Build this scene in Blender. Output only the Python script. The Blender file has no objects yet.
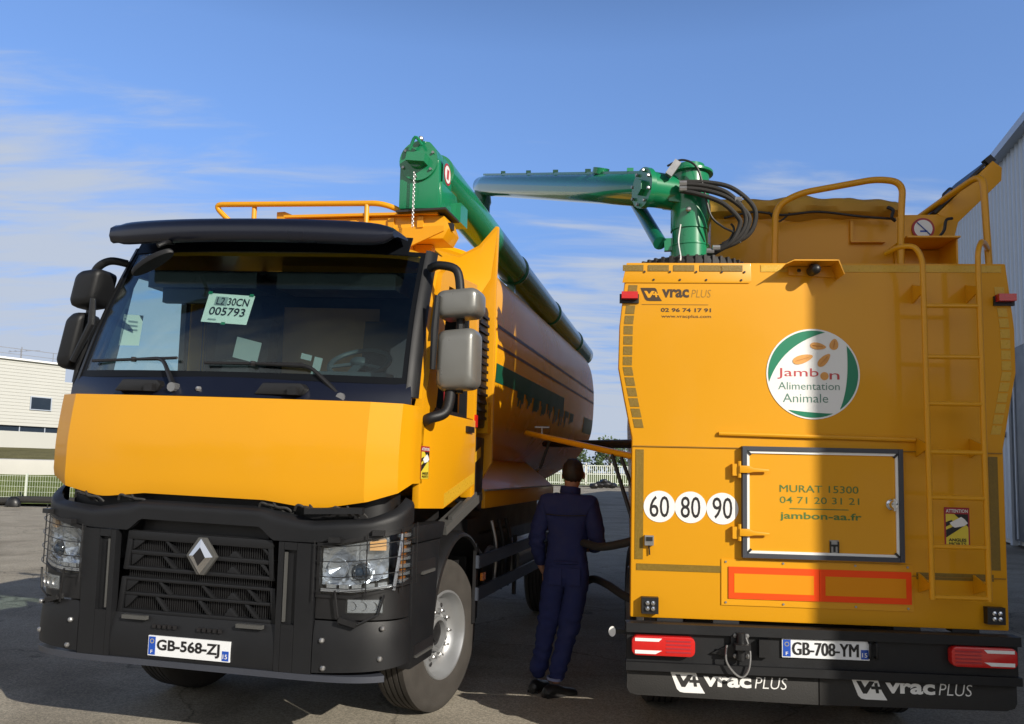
import bpy, bmesh, math, random
from mathutils import Vector, Matrix, noise
R = math.radians
random.seed(7)
SC = bpy.context.scene
COL = SC.collection

# ------------------------------------------------------------------ camera
cam_d = bpy.data.cameras.new("camera"); cam = bpy.data.objects.new("camera", cam_d); COL.objects.link(cam)
P_, RO = R(5.0), R(1.35)
fw = Vector((0, math.cos(P_), math.sin(P_))); r0 = Vector((1, 0, 0)); u0 = Vector((0, -math.sin(P_), math.cos(P_)))
rt = r0*math.cos(RO) + u0*math.sin(RO); up = u0*math.cos(RO) - r0*math.sin(RO)
mw = Matrix((rt, up, -fw)).transposed().to_4x4(); mw.translation = (0, 0, 1.7)
cam.matrix_world = mw
cam_d.sensor_width = 36.0; cam_d.lens = 790/1024*36; cam_d.shift_y = 38.5/1024; cam_d.shift_x = 0
cam_d.clip_start = 0.05; cam_d.clip_end = 3000
SC.camera = cam

# ------------------------------------------------------------------ sun and sky
SUN_EL = 26.0; SUN_A = 50.0              # elevation; angle from +x towards -y
tosun = Vector((math.cos(R(SUN_A))*math.cos(R(SUN_EL)), -math.sin(R(SUN_A))*math.cos(R(SUN_EL)), math.sin(R(SUN_EL))))
sl = bpy.data.lights.new("sun", 'SUN'); sl.energy = 4.75; sl.angle = R(0.42); sl.color = (1.0, 0.93, 0.82)
so = bpy.data.objects.new("sun", sl); COL.objects.link(so)
so.rotation_euler = tosun.to_track_quat('Z', 'Y').to_euler(); so.location = tosun*60
W = bpy.data.worlds.new("World"); SC.world = W; W.use_nodes = True
nt = W.node_tree; N = nt.nodes; L = nt.links; N.clear()
def nd(t, **k):
    n = N.new(t)
    for a, v in k.items(): setattr(n, a, v)
    return n
sky = nd('ShaderNodeTexSky', sky_type='NISHITA'); sky.sun_disc = False
sky.sun_elevation = R(SUN_EL); sky.sun_rotation = R(90+SUN_A)
sky.air_density = 1.0; sky.dust_density = 0.6; sky.ozone_density = 2.5; sky.altitude = 50
tc = nd('ShaderNodeTexCoord'); sep = nd('ShaderNodeSeparateXYZ'); L.new(tc.outputs['Generated'], sep.inputs[0])
def math_(op, a, b=None, clamp=False):
    n = nd('ShaderNodeMath', operation=op); n.use_clamp = clamp
    for i, v in enumerate((a, b)):
        if v is None: continue
        if isinstance(v, (int, float)): n.inputs[i].default_value = v
        else: L.new(v, n.inputs[i])
    return n.outputs[0]
lift = nd('ShaderNodeCombineXYZ'); L.new(sep.outputs[0], lift.inputs[0]); L.new(sep.outputs[1], lift.inputs[1])
L.new(math_('ADD', math_('MULTIPLY', math_('MAXIMUM', sep.outputs[2], 0.0), 0.80), 0.20), lift.inputs[2])
nrm = nd('ShaderNodeVectorMath', operation='NORMALIZE'); L.new(lift.outputs[0], nrm.inputs[0]); L.new(nrm.outputs[0], sky.inputs['Vector'])
zc = math_('ADD', math_('MAXIMUM', sep.outputs[2], 0.0), 0.12)
px_ = math_('DIVIDE', sep.outputs[0], zc); py_ = math_('DIVIDE', sep.outputs[1], zc)
comb = nd('ShaderNodeCombineXYZ'); L.new(px_, comb.inputs[0]); L.new(py_, comb.inputs[1])
mp = nd('ShaderNodeMapping'); mp.inputs['Rotation'].default_value = (0, 0, R(20)); mp.inputs['Scale'].default_value = (0.9, 3.4, 1)
L.new(comb.outputs[0], mp.inputs[0])
n1 = nd('ShaderNodeTexNoise'); n1.inputs['Scale'].default_value = 2.1; n1.inputs['Detail'].default_value = 9; n1.inputs['Roughness'].default_value = 0.58; n1.inputs['Distortion'].default_value = 0.35
L.new(mp.outputs[0], n1.inputs['Vector'])
n2 = nd('ShaderNodeTexNoise'); n2.inputs['Scale'].default_value = 0.55; n2.inputs['Detail'].default_value = 3
L.new(comb.outputs[0], n2.inputs['Vector'])
# streaky cloud below a slanting line on the left, a thin veil low on the right, clear overhead
line = math_('SUBTRACT', math_('SUBTRACT', 0.335, math_('MULTIPLY', math_('ADD', sep.outputs[0], 0.25), 0.20)), sep.outputs[2])
cov = math_('MINIMUM', math_('MULTIPLY', line, 2.0), 0.38)
cov = math_('SUBTRACT', cov, math_('MULTIPLY', math_('MAXIMUM', math_('ADD', sep.outputs[0], 0.02), 0.0), 0.06))
cov = math_('ADD', cov, math_('MULTIPLY', math_('MAXIMUM', math_('SUBTRACT', 0.05, sep.outputs[1]), 0.0), 1.5))  # unseen cloud cover added behind the camera to raise the fill light
band = math_('MAXIMUM', math_('SUBTRACT', 0.15, math_('ABSOLUTE', math_('SUBTRACT', sep.outputs[2], 0.29))), 0.0)
cov = math_('ADD', cov, math_('MULTIPLY', math_('MULTIPLY', band, 1.9), math_('MULTIPLY', sep.outputs[0], 3.2, True)))
dens = math_('ADD', math_('ADD', math_('MULTIPLY', math_('SUBTRACT', n1.outputs[0], 0.5), 1.0), math_('MULTIPLY', math_('SUBTRACT', n2.outputs[0], 0.5), 0.7)), cov)
mr = nd('ShaderNodeMapRange'); mr.interpolation_type = 'SMOOTHSTEP'
mr.inputs['From Min'].default_value = -0.08; mr.inputs['From Max'].default_value = 0.36; mr.inputs['To Max'].default_value = 0.92
L.new(dens, mr.inputs['Value'])
tint = nd('ShaderNodeMixRGB', blend_type='MULTIPLY'); tint.inputs[0].default_value = 1; L.new(sky.outputs[0], tint.inputs[1]); tint.inputs[2].default_value = (1.12, 1.24, 1.48, 1)
hz = nd('ShaderNodeMapRange'); hz.inputs['From Min'].default_value = 0.0; hz.inputs['From Max'].default_value = 0.36; hz.inputs['To Min'].default_value = 0.62; hz.inputs['To Max'].default_value = 1.0
L.new(sep.outputs[2], hz.inputs['Value'])
tint2 = nd('ShaderNodeMixRGB', blend_type='MULTIPLY'); tint2.inputs[0].default_value = 1; L.new(tint.outputs[0], tint2.inputs[1]); L.new(hz.outputs[0], tint2.inputs[2])
mix = nd('ShaderNodeMixRGB'); L.new(mr.outputs[0], mix.inputs[0]); L.new(tint2.outputs[0], mix.inputs[1])
rear_fill = nd('ShaderNodeMapRange'); rear_fill.inputs['From Min'].default_value = 0.25; rear_fill.inputs['From Max'].default_value = -0.25; L.new(sep.outputs[1], rear_fill.inputs['Value'])
ccol = nd('ShaderNodeMixRGB'); L.new(rear_fill.outputs[0], ccol.inputs[0]); ccol.inputs[1].default_value = (3.15, 3.5, 4.1, 1); ccol.inputs[2].default_value = (4.9, 4.9, 4.9, 1)   # unseen clouds behind the camera whitened and brightened to keep up the fill
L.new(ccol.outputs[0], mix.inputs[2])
zen = nd('ShaderNodeMapRange'); zen.inputs['From Min'].default_value = 0.48; zen.inputs['From Max'].default_value = 0.80; zen.inputs['To Min'].default_value = 1.0; zen.inputs['To Max'].default_value = 0.20  # unseen zenith darkened by hand to cut fill light on the ground
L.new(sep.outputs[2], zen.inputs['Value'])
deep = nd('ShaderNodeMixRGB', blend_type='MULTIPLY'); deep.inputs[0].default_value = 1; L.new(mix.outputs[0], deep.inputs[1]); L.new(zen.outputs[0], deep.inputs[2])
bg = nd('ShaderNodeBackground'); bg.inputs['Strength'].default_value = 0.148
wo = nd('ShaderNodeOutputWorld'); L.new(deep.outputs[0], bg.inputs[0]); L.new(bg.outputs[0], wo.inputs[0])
SC.view_settings.view_transform = 'Standard'; SC.view_settings.look = 'None'
SC.view_settings.exposure = 0.18; SC.view_settings.gamma = 1.0; SC.view_settings.use_curve_mapping = False

# ------------------------------------------------------------------ materials
def mat(name, col, rough=0.5, metal=0.0, coat=0.0, var=0.08, vscale=3.0, bump=0.0, bscale=60.0, spec=0.5, rvar=0.12, trans=0.0, alpha=1.0, ior=1.5):
    m = bpy.data.materials.new(name); m.use_nodes = True
    t = m.node_tree; b = t.nodes['Principled BSDF']
    b.inputs['IOR'].default_value = ior; b.inputs['Roughness'].default_value = rough; b.inputs['Metallic'].default_value = metal
    b.inputs['Coat Weight'].default_value = coat; b.inputs['Coat Roughness'].default_value = 0.08
    b.inputs['Specular IOR Level'].default_value = spec
    b.inputs['Transmission Weight'].default_value = trans; b.inputs['Alpha'].default_value = alpha
    co = t.nodes.new('ShaderNodeTexCoord')
    n = t.nodes.new('ShaderNodeTexNoise'); n.inputs['Scale'].default_value = vscale; n.inputs['Detail'].default_value = 6
    t.links.new(co.outputs['Object'], n.inputs['Vector'])
    mx = t.nodes.new('ShaderNodeMixRGB'); t.links.new(n.outputs[0], mx.inputs[0])
    mx.inputs[1].default_value = tuple(c*(1-var) for c in col)+(1,); mx.inputs[2].default_value = tuple(min(1, c*(1+var)) for c in col)+(1,)
    t.links.new(mx.outputs[0], b.inputs['Base Color'])
    if rvar:
        r = t.nodes.new('ShaderNodeMapRange'); t.links.new(n.outputs[0], r.inputs['Value'])
        r.inputs['From Min'].default_value = .3; r.inputs['From Max'].default_value = .7
        r.inputs['To Min'].default_value = max(0.02, rough*(1-rvar)); r.inputs['To Max'].default_value = min(1, rough*(1+rvar))
        t.links.new(r.outputs[0], b.inputs['Roughness'])
    if bump:
        n3 = t.nodes.new('ShaderNodeTexNoise'); n3.inputs['Scale'].default_value = bscale; n3.inputs['Detail'].default_value = 4
        t.links.new(co.outputs['Object'], n3.inputs['Vector'])
        bp = t.nodes.new('ShaderNodeBump'); bp.inputs['Strength'].default_value = bump; bp.inputs['Distance'].default_value = 0.01
        t.links.new(n3.outputs[0], bp.inputs['Height']); t.links.new(bp.outputs[0], b.inputs['Normal'])
    return m
YEL = (0.70, 0.318, 0.004)
M = {}
M['yellow'] = mat('yellow_paint', YEL, 0.4, coat=0.15, spec=.4, var=0.04, vscale=1.3, bump=0.035, bscale=5)
M['yellow_panel'] = mat('yellow_panel_paint', YEL, 0.5, coat=0.3, spec=.3, var=0.04, vscale=1.1, bump=0.05, bscale=2.2)
M['tankpaint'] = mat('yellow_tank_paint', (0.74, 0.34, 0.005), 0.26, coat=0.0, ior=1.13, spec=.5, var=0.05, vscale=1, bump=0.03, bscale=1.5)
M['ochre'] = mat('ochre_tarp', (0.50, 0.27, 0.03), 0.6, var=0.12, vscale=6, bump=0.5, bscale=9)
M['reflect'] = mat('yellow_reflector_tape', (0.19, 0.115, 0.006), 0.4, var=0.3, vscale=90, bump=0.25, bscale=220)
M['reflectpale'] = mat('pale_reflector_tape', (0.62, 0.36, 0.02), 0.3, var=0.12, vscale=60, bump=0.2, bscale=220)
M['navy'] = mat('navy_visor_plastic', (0.007, 0.009, 0.019), 0.3, coat=0.15, var=0.1)
M['slate'] = mat('dark_slate_plastic', (0.0085, 0.009, 0.0105), 0.5, spec=.4, var=0.12, vscale=5, bump=0.12, bscale=420)
M['black'] = mat('black_plastic', (0.010, 0.010, 0.011), 0.42, var=0.2, vscale=8, bump=0.1, bscale=300)
M['fins'] = mat('black_fin_plastic', (0.008, 0.008, 0.009), 0.5)
M['mirror_grey'] = mat('grey_mirror_plastic', (0.075, 0.075, 0.072), 0.38, var=0.08, vscale=4, bump=0.05, bscale=300)
M['mirror_silver'] = mat('silver_grey_mirror_plastic', (0.19, 0.19, 0.178), 0.30, metal=.35, var=0.06, vscale=4, bump=0.04, bscale=300)
M['rubber'] = mat('rubber', (0.022, 0.021, 0.020), 0.72, var=0.3, vscale=9, bump=0.2, bscale=90)
M['tyre'] = mat('tyre_rubber', (0.046, 0.041, 0.036), 0.8, var=0.35, vscale=7, bump=0.3, bscale=120)
M['chassis'] = mat('chassis_black', (0.013, 0.013, 0.014), 0.5, var=0.3, vscale=5)
M['guard'] = mat('anodised_side_rail', (0.10, 0.115, 0.15), 0.4, metal=0.5, var=0.1)
M['silver'] = mat('silver_wheel_paint', (0.36, 0.37, 0.38), 0.38, metal=0.6, var=0.12, vscale=6)
M['chrome'] = mat('chrome', (0.72, 0.74, 0.78), 0.1, metal=1.0, var=0.04)
M['lampchrome'] = mat('lamp_reflector', (0.62, 0.64, 0.68), 0.18, metal=0.8, var=0.1, vscale=25)
M['steel'] = mat('dull_steel', (0.36, 0.36, 0.36), 0.4, metal=0.8, var=0.2, vscale=20)
M['green'] = mat('green_paint', (0.008, 0.205, 0.085), 0.26, coat=0.6, var=0.06, vscale=2)
M['green_dark'] = mat('dark_green_paint', (0.007, 0.125, 0.07), 0.24, coat=0.5, var=0.08, vscale=2)
M['teal'] = mat('teal_boom_paint', (0.014, 0.19, 0.115), 0.16, coat=0.8, var=0.08, vscale=2)
M['white'] = mat('white_vinyl', (0.80, 0.80, 0.78), 0.45, var=0.03)
M['paper'] = mat('white_paper', (0.80, 0.82, 0.76), 0.7, var=0.04)
M['ink'] = mat('black_ink', (0.012, 0.011, 0.012), 0.5, var=0.1)
M['brownink'] = mat('dark_brown_ink', (0.045, 0.022, 0.006), 0.5, var=0.1)
M['thinink'] = mat('light_brown_ink', (0.30, 0.15, 0.008), 0.5, var=0.1)
M['greenink'] = mat('green_ink', (0.075, 0.16, 0.03), 0.5, var=0.08)
M['logogreen'] = mat('logo_green', (0.006, 0.20, 0.10), 0.4, var=0.04)
M['logotext'] = mat('logo_grey_green', (0.10, 0.22, 0.17), 0.5, var=0.04)
M['redink'] = mat('red_ink', (0.50, 0.055, 0.06), 0.5, var=0.05)
M['orangegrain'] = mat('grain_orange', (0.70, 0.33, 0.08), 0.5, var=0.15, vscale=30)
M['graindark'] = mat('grain_brown', (0.45, 0.17, 0.03), 0.5, var=0.15, vscale=30)
M['plateblue'] = mat('plate_blue', (0.015, 0.075, 0.42), 0.4, var=0.04)
M['platewhite'] = mat('plate_white', (0.78, 0.80, 0.82), 0.35, var=0.03)
M['red'] = mat('red_lens', (0.55, 0.012, 0.010), 0.18, coat=0.6, var=0.1, vscale=40, bump=0.1, bscale=160)
M['orangered'] = mat('fluorescent_orange_tape', (0.95, 0.075, 0.008), 0.5, spec=.2, var=0.04)
M['amber'] = mat('amber_lens', (0.70, 0.20, 0.01), 0.15, coat=0.5, var=0.15, vscale=50)
M['yellowsticker'] = mat('yellow_sticker', (0.72, 0.58, 0.05), 0.45, var=0.04)
M['redsticker'] = mat('dark_red_sticker', (0.36, 0.02, 0.03), 0.45, var=0.04)
M['boardyellow'] = mat('board_orange_yellow', (0.74, 0.27, 0.006), 0.5, spec=.2, var=0.05)
M['palelamp'] = mat('peach_indicator_lens', (0.72, 0.40, 0.16), 0.2, coat=.4, var=0.1)
M['darkamber'] = mat('dark_amber_lens', (0.24, 0.085, 0.02), 0.2, coat=.4, var=0.15)
M['frame'] = mat('dark_grey_frame', (0.045, 0.05, 0.065), 0.45, var=0.1)
M['stripe'] = mat('brown_stripe', (0.075, 0.03, 0.008), 0.3, coat=0.5, var=0.1)
M['tankgreen'] = mat('tank_green_vinyl', (0.006, 0.085, 0.045), 0.4, ior=1.2)
M['tankstripe'] = mat('tank_brown_vinyl', (0.07, 0.028, 0.006), 0.4, ior=1.2)
M['header'] = mat('black_glass_header', (0.006, 0.007, 0.009), 0.35, ior=1.2)
M['cloth_dark'] = mat('dark_seat_cloth', (0.018, 0.02, 0.026), 0.85, var=0.2, vscale=12)
M['dash'] = mat('dashboard_plastic', (0.035, 0.045, 0.055), 0.5, var=0.1)
M['dashpale'] = mat('pale_dash_plastic', (0.33, 0.36, 0.36), 0.45, var=0.06)
M['brownboard'] = mat('brown_cab_lining', (0.50, 0.26, 0.12), 0.7, var=0.15, vscale=5)
M['coverall'] = mat('navy_coverall_cloth', (0.014, 0.022, 0.105), 0.85, var=0.16, vscale=9, bump=0.3, bscale=40)
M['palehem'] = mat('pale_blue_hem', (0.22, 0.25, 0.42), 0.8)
M['skin'] = mat('skin', (0.42, 0.22, 0.15), 0.55, var=0.06, vscale=20)
M['hair'] = mat('dark_brown_hair', (0.022, 0.014, 0.010), 0.55, var=0.35, vscale=60, bump=0.5, bscale=120)
M['shoe'] = mat('black_shoe_leather', (0.014, 0.013, 0.012), 0.45, var=0.2, vscale=10)
M['cladding'] = mat('blue_grey_cladding', (0.46, 0.52, 0.60), 0.42, metal=0.1, var=0.06, vscale=0.6)
M['cladtrim'] = mat('pale_blue_trim', (0.42, 0.47, 0.54), 0.4, metal=0.2, var=0.05)
M['doordark'] = mat('dark_blue_door', (0.03, 0.04, 0.06), 0.4, var=0.1)
M['offwhite'] = mat('off_white_cladding', (0.46, 0.46, 0.42), 0.6, var=0.05, vscale=0.4)
M['winglass'] = mat('dark_window_glass', (0.02, 0.03, 0.045), 0.06, spec=0.8, var=0.2, vscale=1)
M['concrete'] = mat('pale_concrete', (0.55, 0.54, 0.50), 0.75, var=0.1, vscale=1.2, bump=0.2, bscale=30)
M['fencewhite'] = mat('white_fence_wire', (0.62, 0.66, 0.58), 0.5, var=0.08)
M['wood'] = mat('bark', (0.07, 0.05, 0.035), 0.85, var=0.3, vscale=8, bump=0.4, bscale=20)
def leafmat(name, a, b):
    m = mat(name, a, 0.6, var=0.0)
    t = m.node_tree; oi = t.nodes.new('ShaderNodeNewGeometry'); mx = t.nodes.new('ShaderNodeMixRGB')
    t.links.new(oi.outputs['Random Per Island'], mx.inputs[0]); mx.inputs[1].default_value = (*a, 1); mx.inputs[2].default_value = (*b, 1)
    t.links.new(mx.outputs[0], t.nodes['Principled BSDF'].inputs['Base Color']); return m
M['leaf'] = leafmat('leaves', (0.03, 0.055, 0.018), (0.075, 0.115, 0.04))

def glassmat(name, tint, rough=0.01, fac=1.0):
    m = bpy.data.materials.new(name); m.use_nodes = True; t = m.node_tree; t.nodes.clear()
    o = t.nodes.new('ShaderNodeOutputMaterial'); mx = t.nodes.new('ShaderNodeMixShader'); tr = t.nodes.new('ShaderNodeBsdfTransparent'); gl = t.nodes.new('ShaderNodeBsdfGlossy')
    fr = t.nodes.new('ShaderNodeLayerWeight'); fr.inputs[0].default_value = .5; pw = t.nodes.new('ShaderNodeMath'); pw.operation = 'POWER'; pw.inputs[1].default_value = 4.0; t.links.new(fr.outputs['Facing'], pw.inputs[0]); ad = t.nodes.new('ShaderNodeMath'); ad.inputs[1].default_value = .055; t.links.new(pw.outputs[0], ad.inputs[0])
    tr.inputs[0].default_value = (*tint, 1); gl.inputs['Roughness'].default_value = rough
    mm = t.nodes.new('ShaderNodeMath'); mm.operation = 'MULTIPLY'; mm.inputs[1].default_value = fac; mm.use_clamp = True
    co = t.nodes.new('ShaderNodeTexCoord'); nn = t.nodes.new('ShaderNodeTexNoise'); nn.inputs['Scale'].default_value = 3
    t.links.new(co.outputs['Object'], nn.inputs['Vector']); bp = t.nodes.new('ShaderNodeBump'); bp.inputs['Strength'].default_value = 0.02; bp.inputs['Distance'].default_value = 0.02
    t.links.new(nn.outputs[0], bp.inputs['Height']); t.links.new(bp.outputs[0], gl.inputs['Normal'])
    t.links.new(ad.outputs[0], mm.inputs[0]); t.links.new(mm.outputs[0], mx.inputs[0]); t.links.new(tr.outputs[0], mx.inputs[1]); t.links.new(gl.outputs[0], mx.inputs[2]); t.links.new(mx.outputs[0], o.inputs[0])
    return m
M['glass'] = glassmat('windscreen_glass', (0.80, 0.90, 0.89), 0.015, 1.15)
M['sideglass'] = glassmat('side_window_glass', (0.80, 0.90, 0.90), 0.015, 0.9)
M['lens'] = glassmat('clear_lens', (0.93, 0.95, 0.96), 0.02, 1.0)

def groundmat(name, cols, scale, bump, bscale, rough=0.85, streaks=False):
    m = bpy.data.materials.new(name); m.use_nodes = True; t = m.node_tree; b = t.nodes['Principled BSDF']
    co = t.nodes.new('ShaderNodeTexCoord')
    a = t.nodes.new('ShaderNodeTexNoise'); a.inputs['Scale'].default_value = scale; a.inputs['Detail'].default_value = 8; a.inputs['Roughness'].default_value = .6
    f = t.nodes.new('ShaderNodeTexNoise'); f.inputs['Scale'].default_value = bscale; f.inputs['Detail'].default_value = 3
    t.links.new(co.outputs['Object'], a.inputs[0]); t.links.new(co.outputs['Object'], f.inputs[0])
    rp = t.nodes.new('ShaderNodeValToRGB'); e = rp.color_ramp.elements
    e[0].position = .3; e[0].color = (*cols[0], 1); e[1].position = .7; e[1].color = (*cols[1], 1)
    t.links.new(a.outputs[0], rp.inputs[0])
    r2 = t.nodes.new('ShaderNodeValToRGB'); r2.color_ramp.elements[0].position = .32; r2.color_ramp.elements[1].position = .72
    r2.color_ramp.elements[0].color = (.55, .55, .55, 1); r2.color_ramp.elements[1].color = (1.35, 1.33, 1.3, 1)
    t.links.new(f.outputs[0], r2.inputs[0])
    mx = t.nodes.new('ShaderNodeMixRGB'); mx.blend_type = 'MULTIPLY'; mx.inputs[0].default_value = .8
    t.links.new(rp.outputs[0], mx.inputs[1]); t.links.new(r2.outputs[0], mx.inputs[2])
    out = mx.outputs[0]
    if streaks:   # dull stains, oil spots and worn seams of the yard
        w = t.nodes.new('ShaderNodeTexNoise'); w.inputs['Scale'].default_value = .35; w.inputs['Detail'].default_value = 7; w.inputs['Distortion'].default_value = 1.2
        t.links.new(co.outputs['Object'], w.inputs[0])
        r3 = t.nodes.new('ShaderNodeValToRGB'); r3.color_ramp.elements[0].position = .36; r3.color_ramp.elements[1].position = .5
        r3.color_ramp.elements[0].color = (.72, .71, .70, 1); r3.color_ramp.elements[1].color = (1, 1, 1, 1)
        t.links.new(w.outputs[0], r3.inputs[0])
        m2 = t.nodes.new('ShaderNodeMixRGB'); m2.blend_type = 'MULTIPLY'; m2.inputs[0].default_value = 1
        t.links.new(out, m2.inputs[1]); t.links.new(r3.outputs[0], m2.inputs[2]); out = m2.outputs[0]
        vo = t.nodes.new('ShaderNodeTexVoronoi'); vo.feature = 'DISTANCE_TO_EDGE'; vo.inputs['Scale'].default_value = .33     # hairline cracks
        wb = t.nodes.new('ShaderNodeTexNoise'); wb.inputs['Scale'].default_value = 1.6; wb.inputs['Detail'].default_value = 6; t.links.new(co.outputs['Object'], wb.inputs[0])
        ws_ = t.nodes.new('ShaderNodeVectorMath'); ws_.operation = 'MULTIPLY_ADD'; ws_.inputs[1].default_value = (1.1, 1.1, 0); t.links.new(wb.outputs['Color'], ws_.inputs[0]); t.links.new(co.outputs['Object'], ws_.inputs[2]); t.links.new(ws_.outputs[0], vo.inputs['Vector'])
        r4 = t.nodes.new('ShaderNodeValToRGB'); r4.color_ramp.elements[0].position = .0; r4.color_ramp.elements[1].position = .006; r4.color_ramp.elements[0].color = (.45, .44, .43, 1); r4.color_ramp.elements[1].color = (1, 1, 1, 1)
        t.links.new(vo.outputs['Distance'], r4.inputs[0])
        m3 = t.nodes.new('ShaderNodeMixRGB'); m3.blend_type = 'MULTIPLY'; m3.inputs[0].default_value = .8; t.links.new(out, m3.inputs[1]); t.links.new(r4.outputs[0], m3.inputs[2]); out = m3.outputs[0]
        g2 = t.nodes.new('ShaderNodeTexNoise'); g2.inputs['Scale'].default_value = 65; g2.inputs['Detail'].default_value = 2; t.links.new(co.outputs['Object'], g2.inputs[0])
        r5 = t.nodes.new('ShaderNodeValToRGB'); r5.color_ramp.elements[0].position = .35; r5.color_ramp.elements[1].position = .68; r5.color_ramp.elements[0].color = (.72, .72, .72, 1); r5.color_ramp.elements[1].color = (1.22, 1.2, 1.17, 1); t.links.new(g2.outputs[0], r5.inputs[0])
        m4 = t.nodes.new('ShaderNodeMixRGB'); m4.blend_type = 'MULTIPLY'; m4.inputs[0].default_value = 1; t.links.new(out, m4.inputs[1]); t.links.new(r5.outputs[0], m4.inputs[2]); out = m4.outputs[0]
    t.links.new(out, b.inputs['Base Color']); b.inputs['Roughness'].default_value = rough; b.inputs['Specular IOR Level'].default_value = .08
    bp = t.nodes.new('ShaderNodeBump'); bp.inputs['Strength'].default_value = bump; bp.inputs['Distance'].default_value = .01
    t.links.new(f.outputs[0], bp.inputs['Height']); t.links.new(bp.outputs[0], b.inputs['Normal'])
    return m
M['asphalt'] = groundmat('asphalt', ((0.31, 0.285, 0.235), (0.41, 0.378, 0.315)), 1.1, .55, 170, streaks=True)
M['grass'] = groundmat('grass', ((0.075, 0.11, 0.026), (0.16, 0.19, 0.055)), .8, .8, 14)
M['drygrass'] = groundmat('dry_grass', ((0.10, 0.095, 0.035), (0.20, 0.18, 0.08)), .6, .8, 10)

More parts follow.
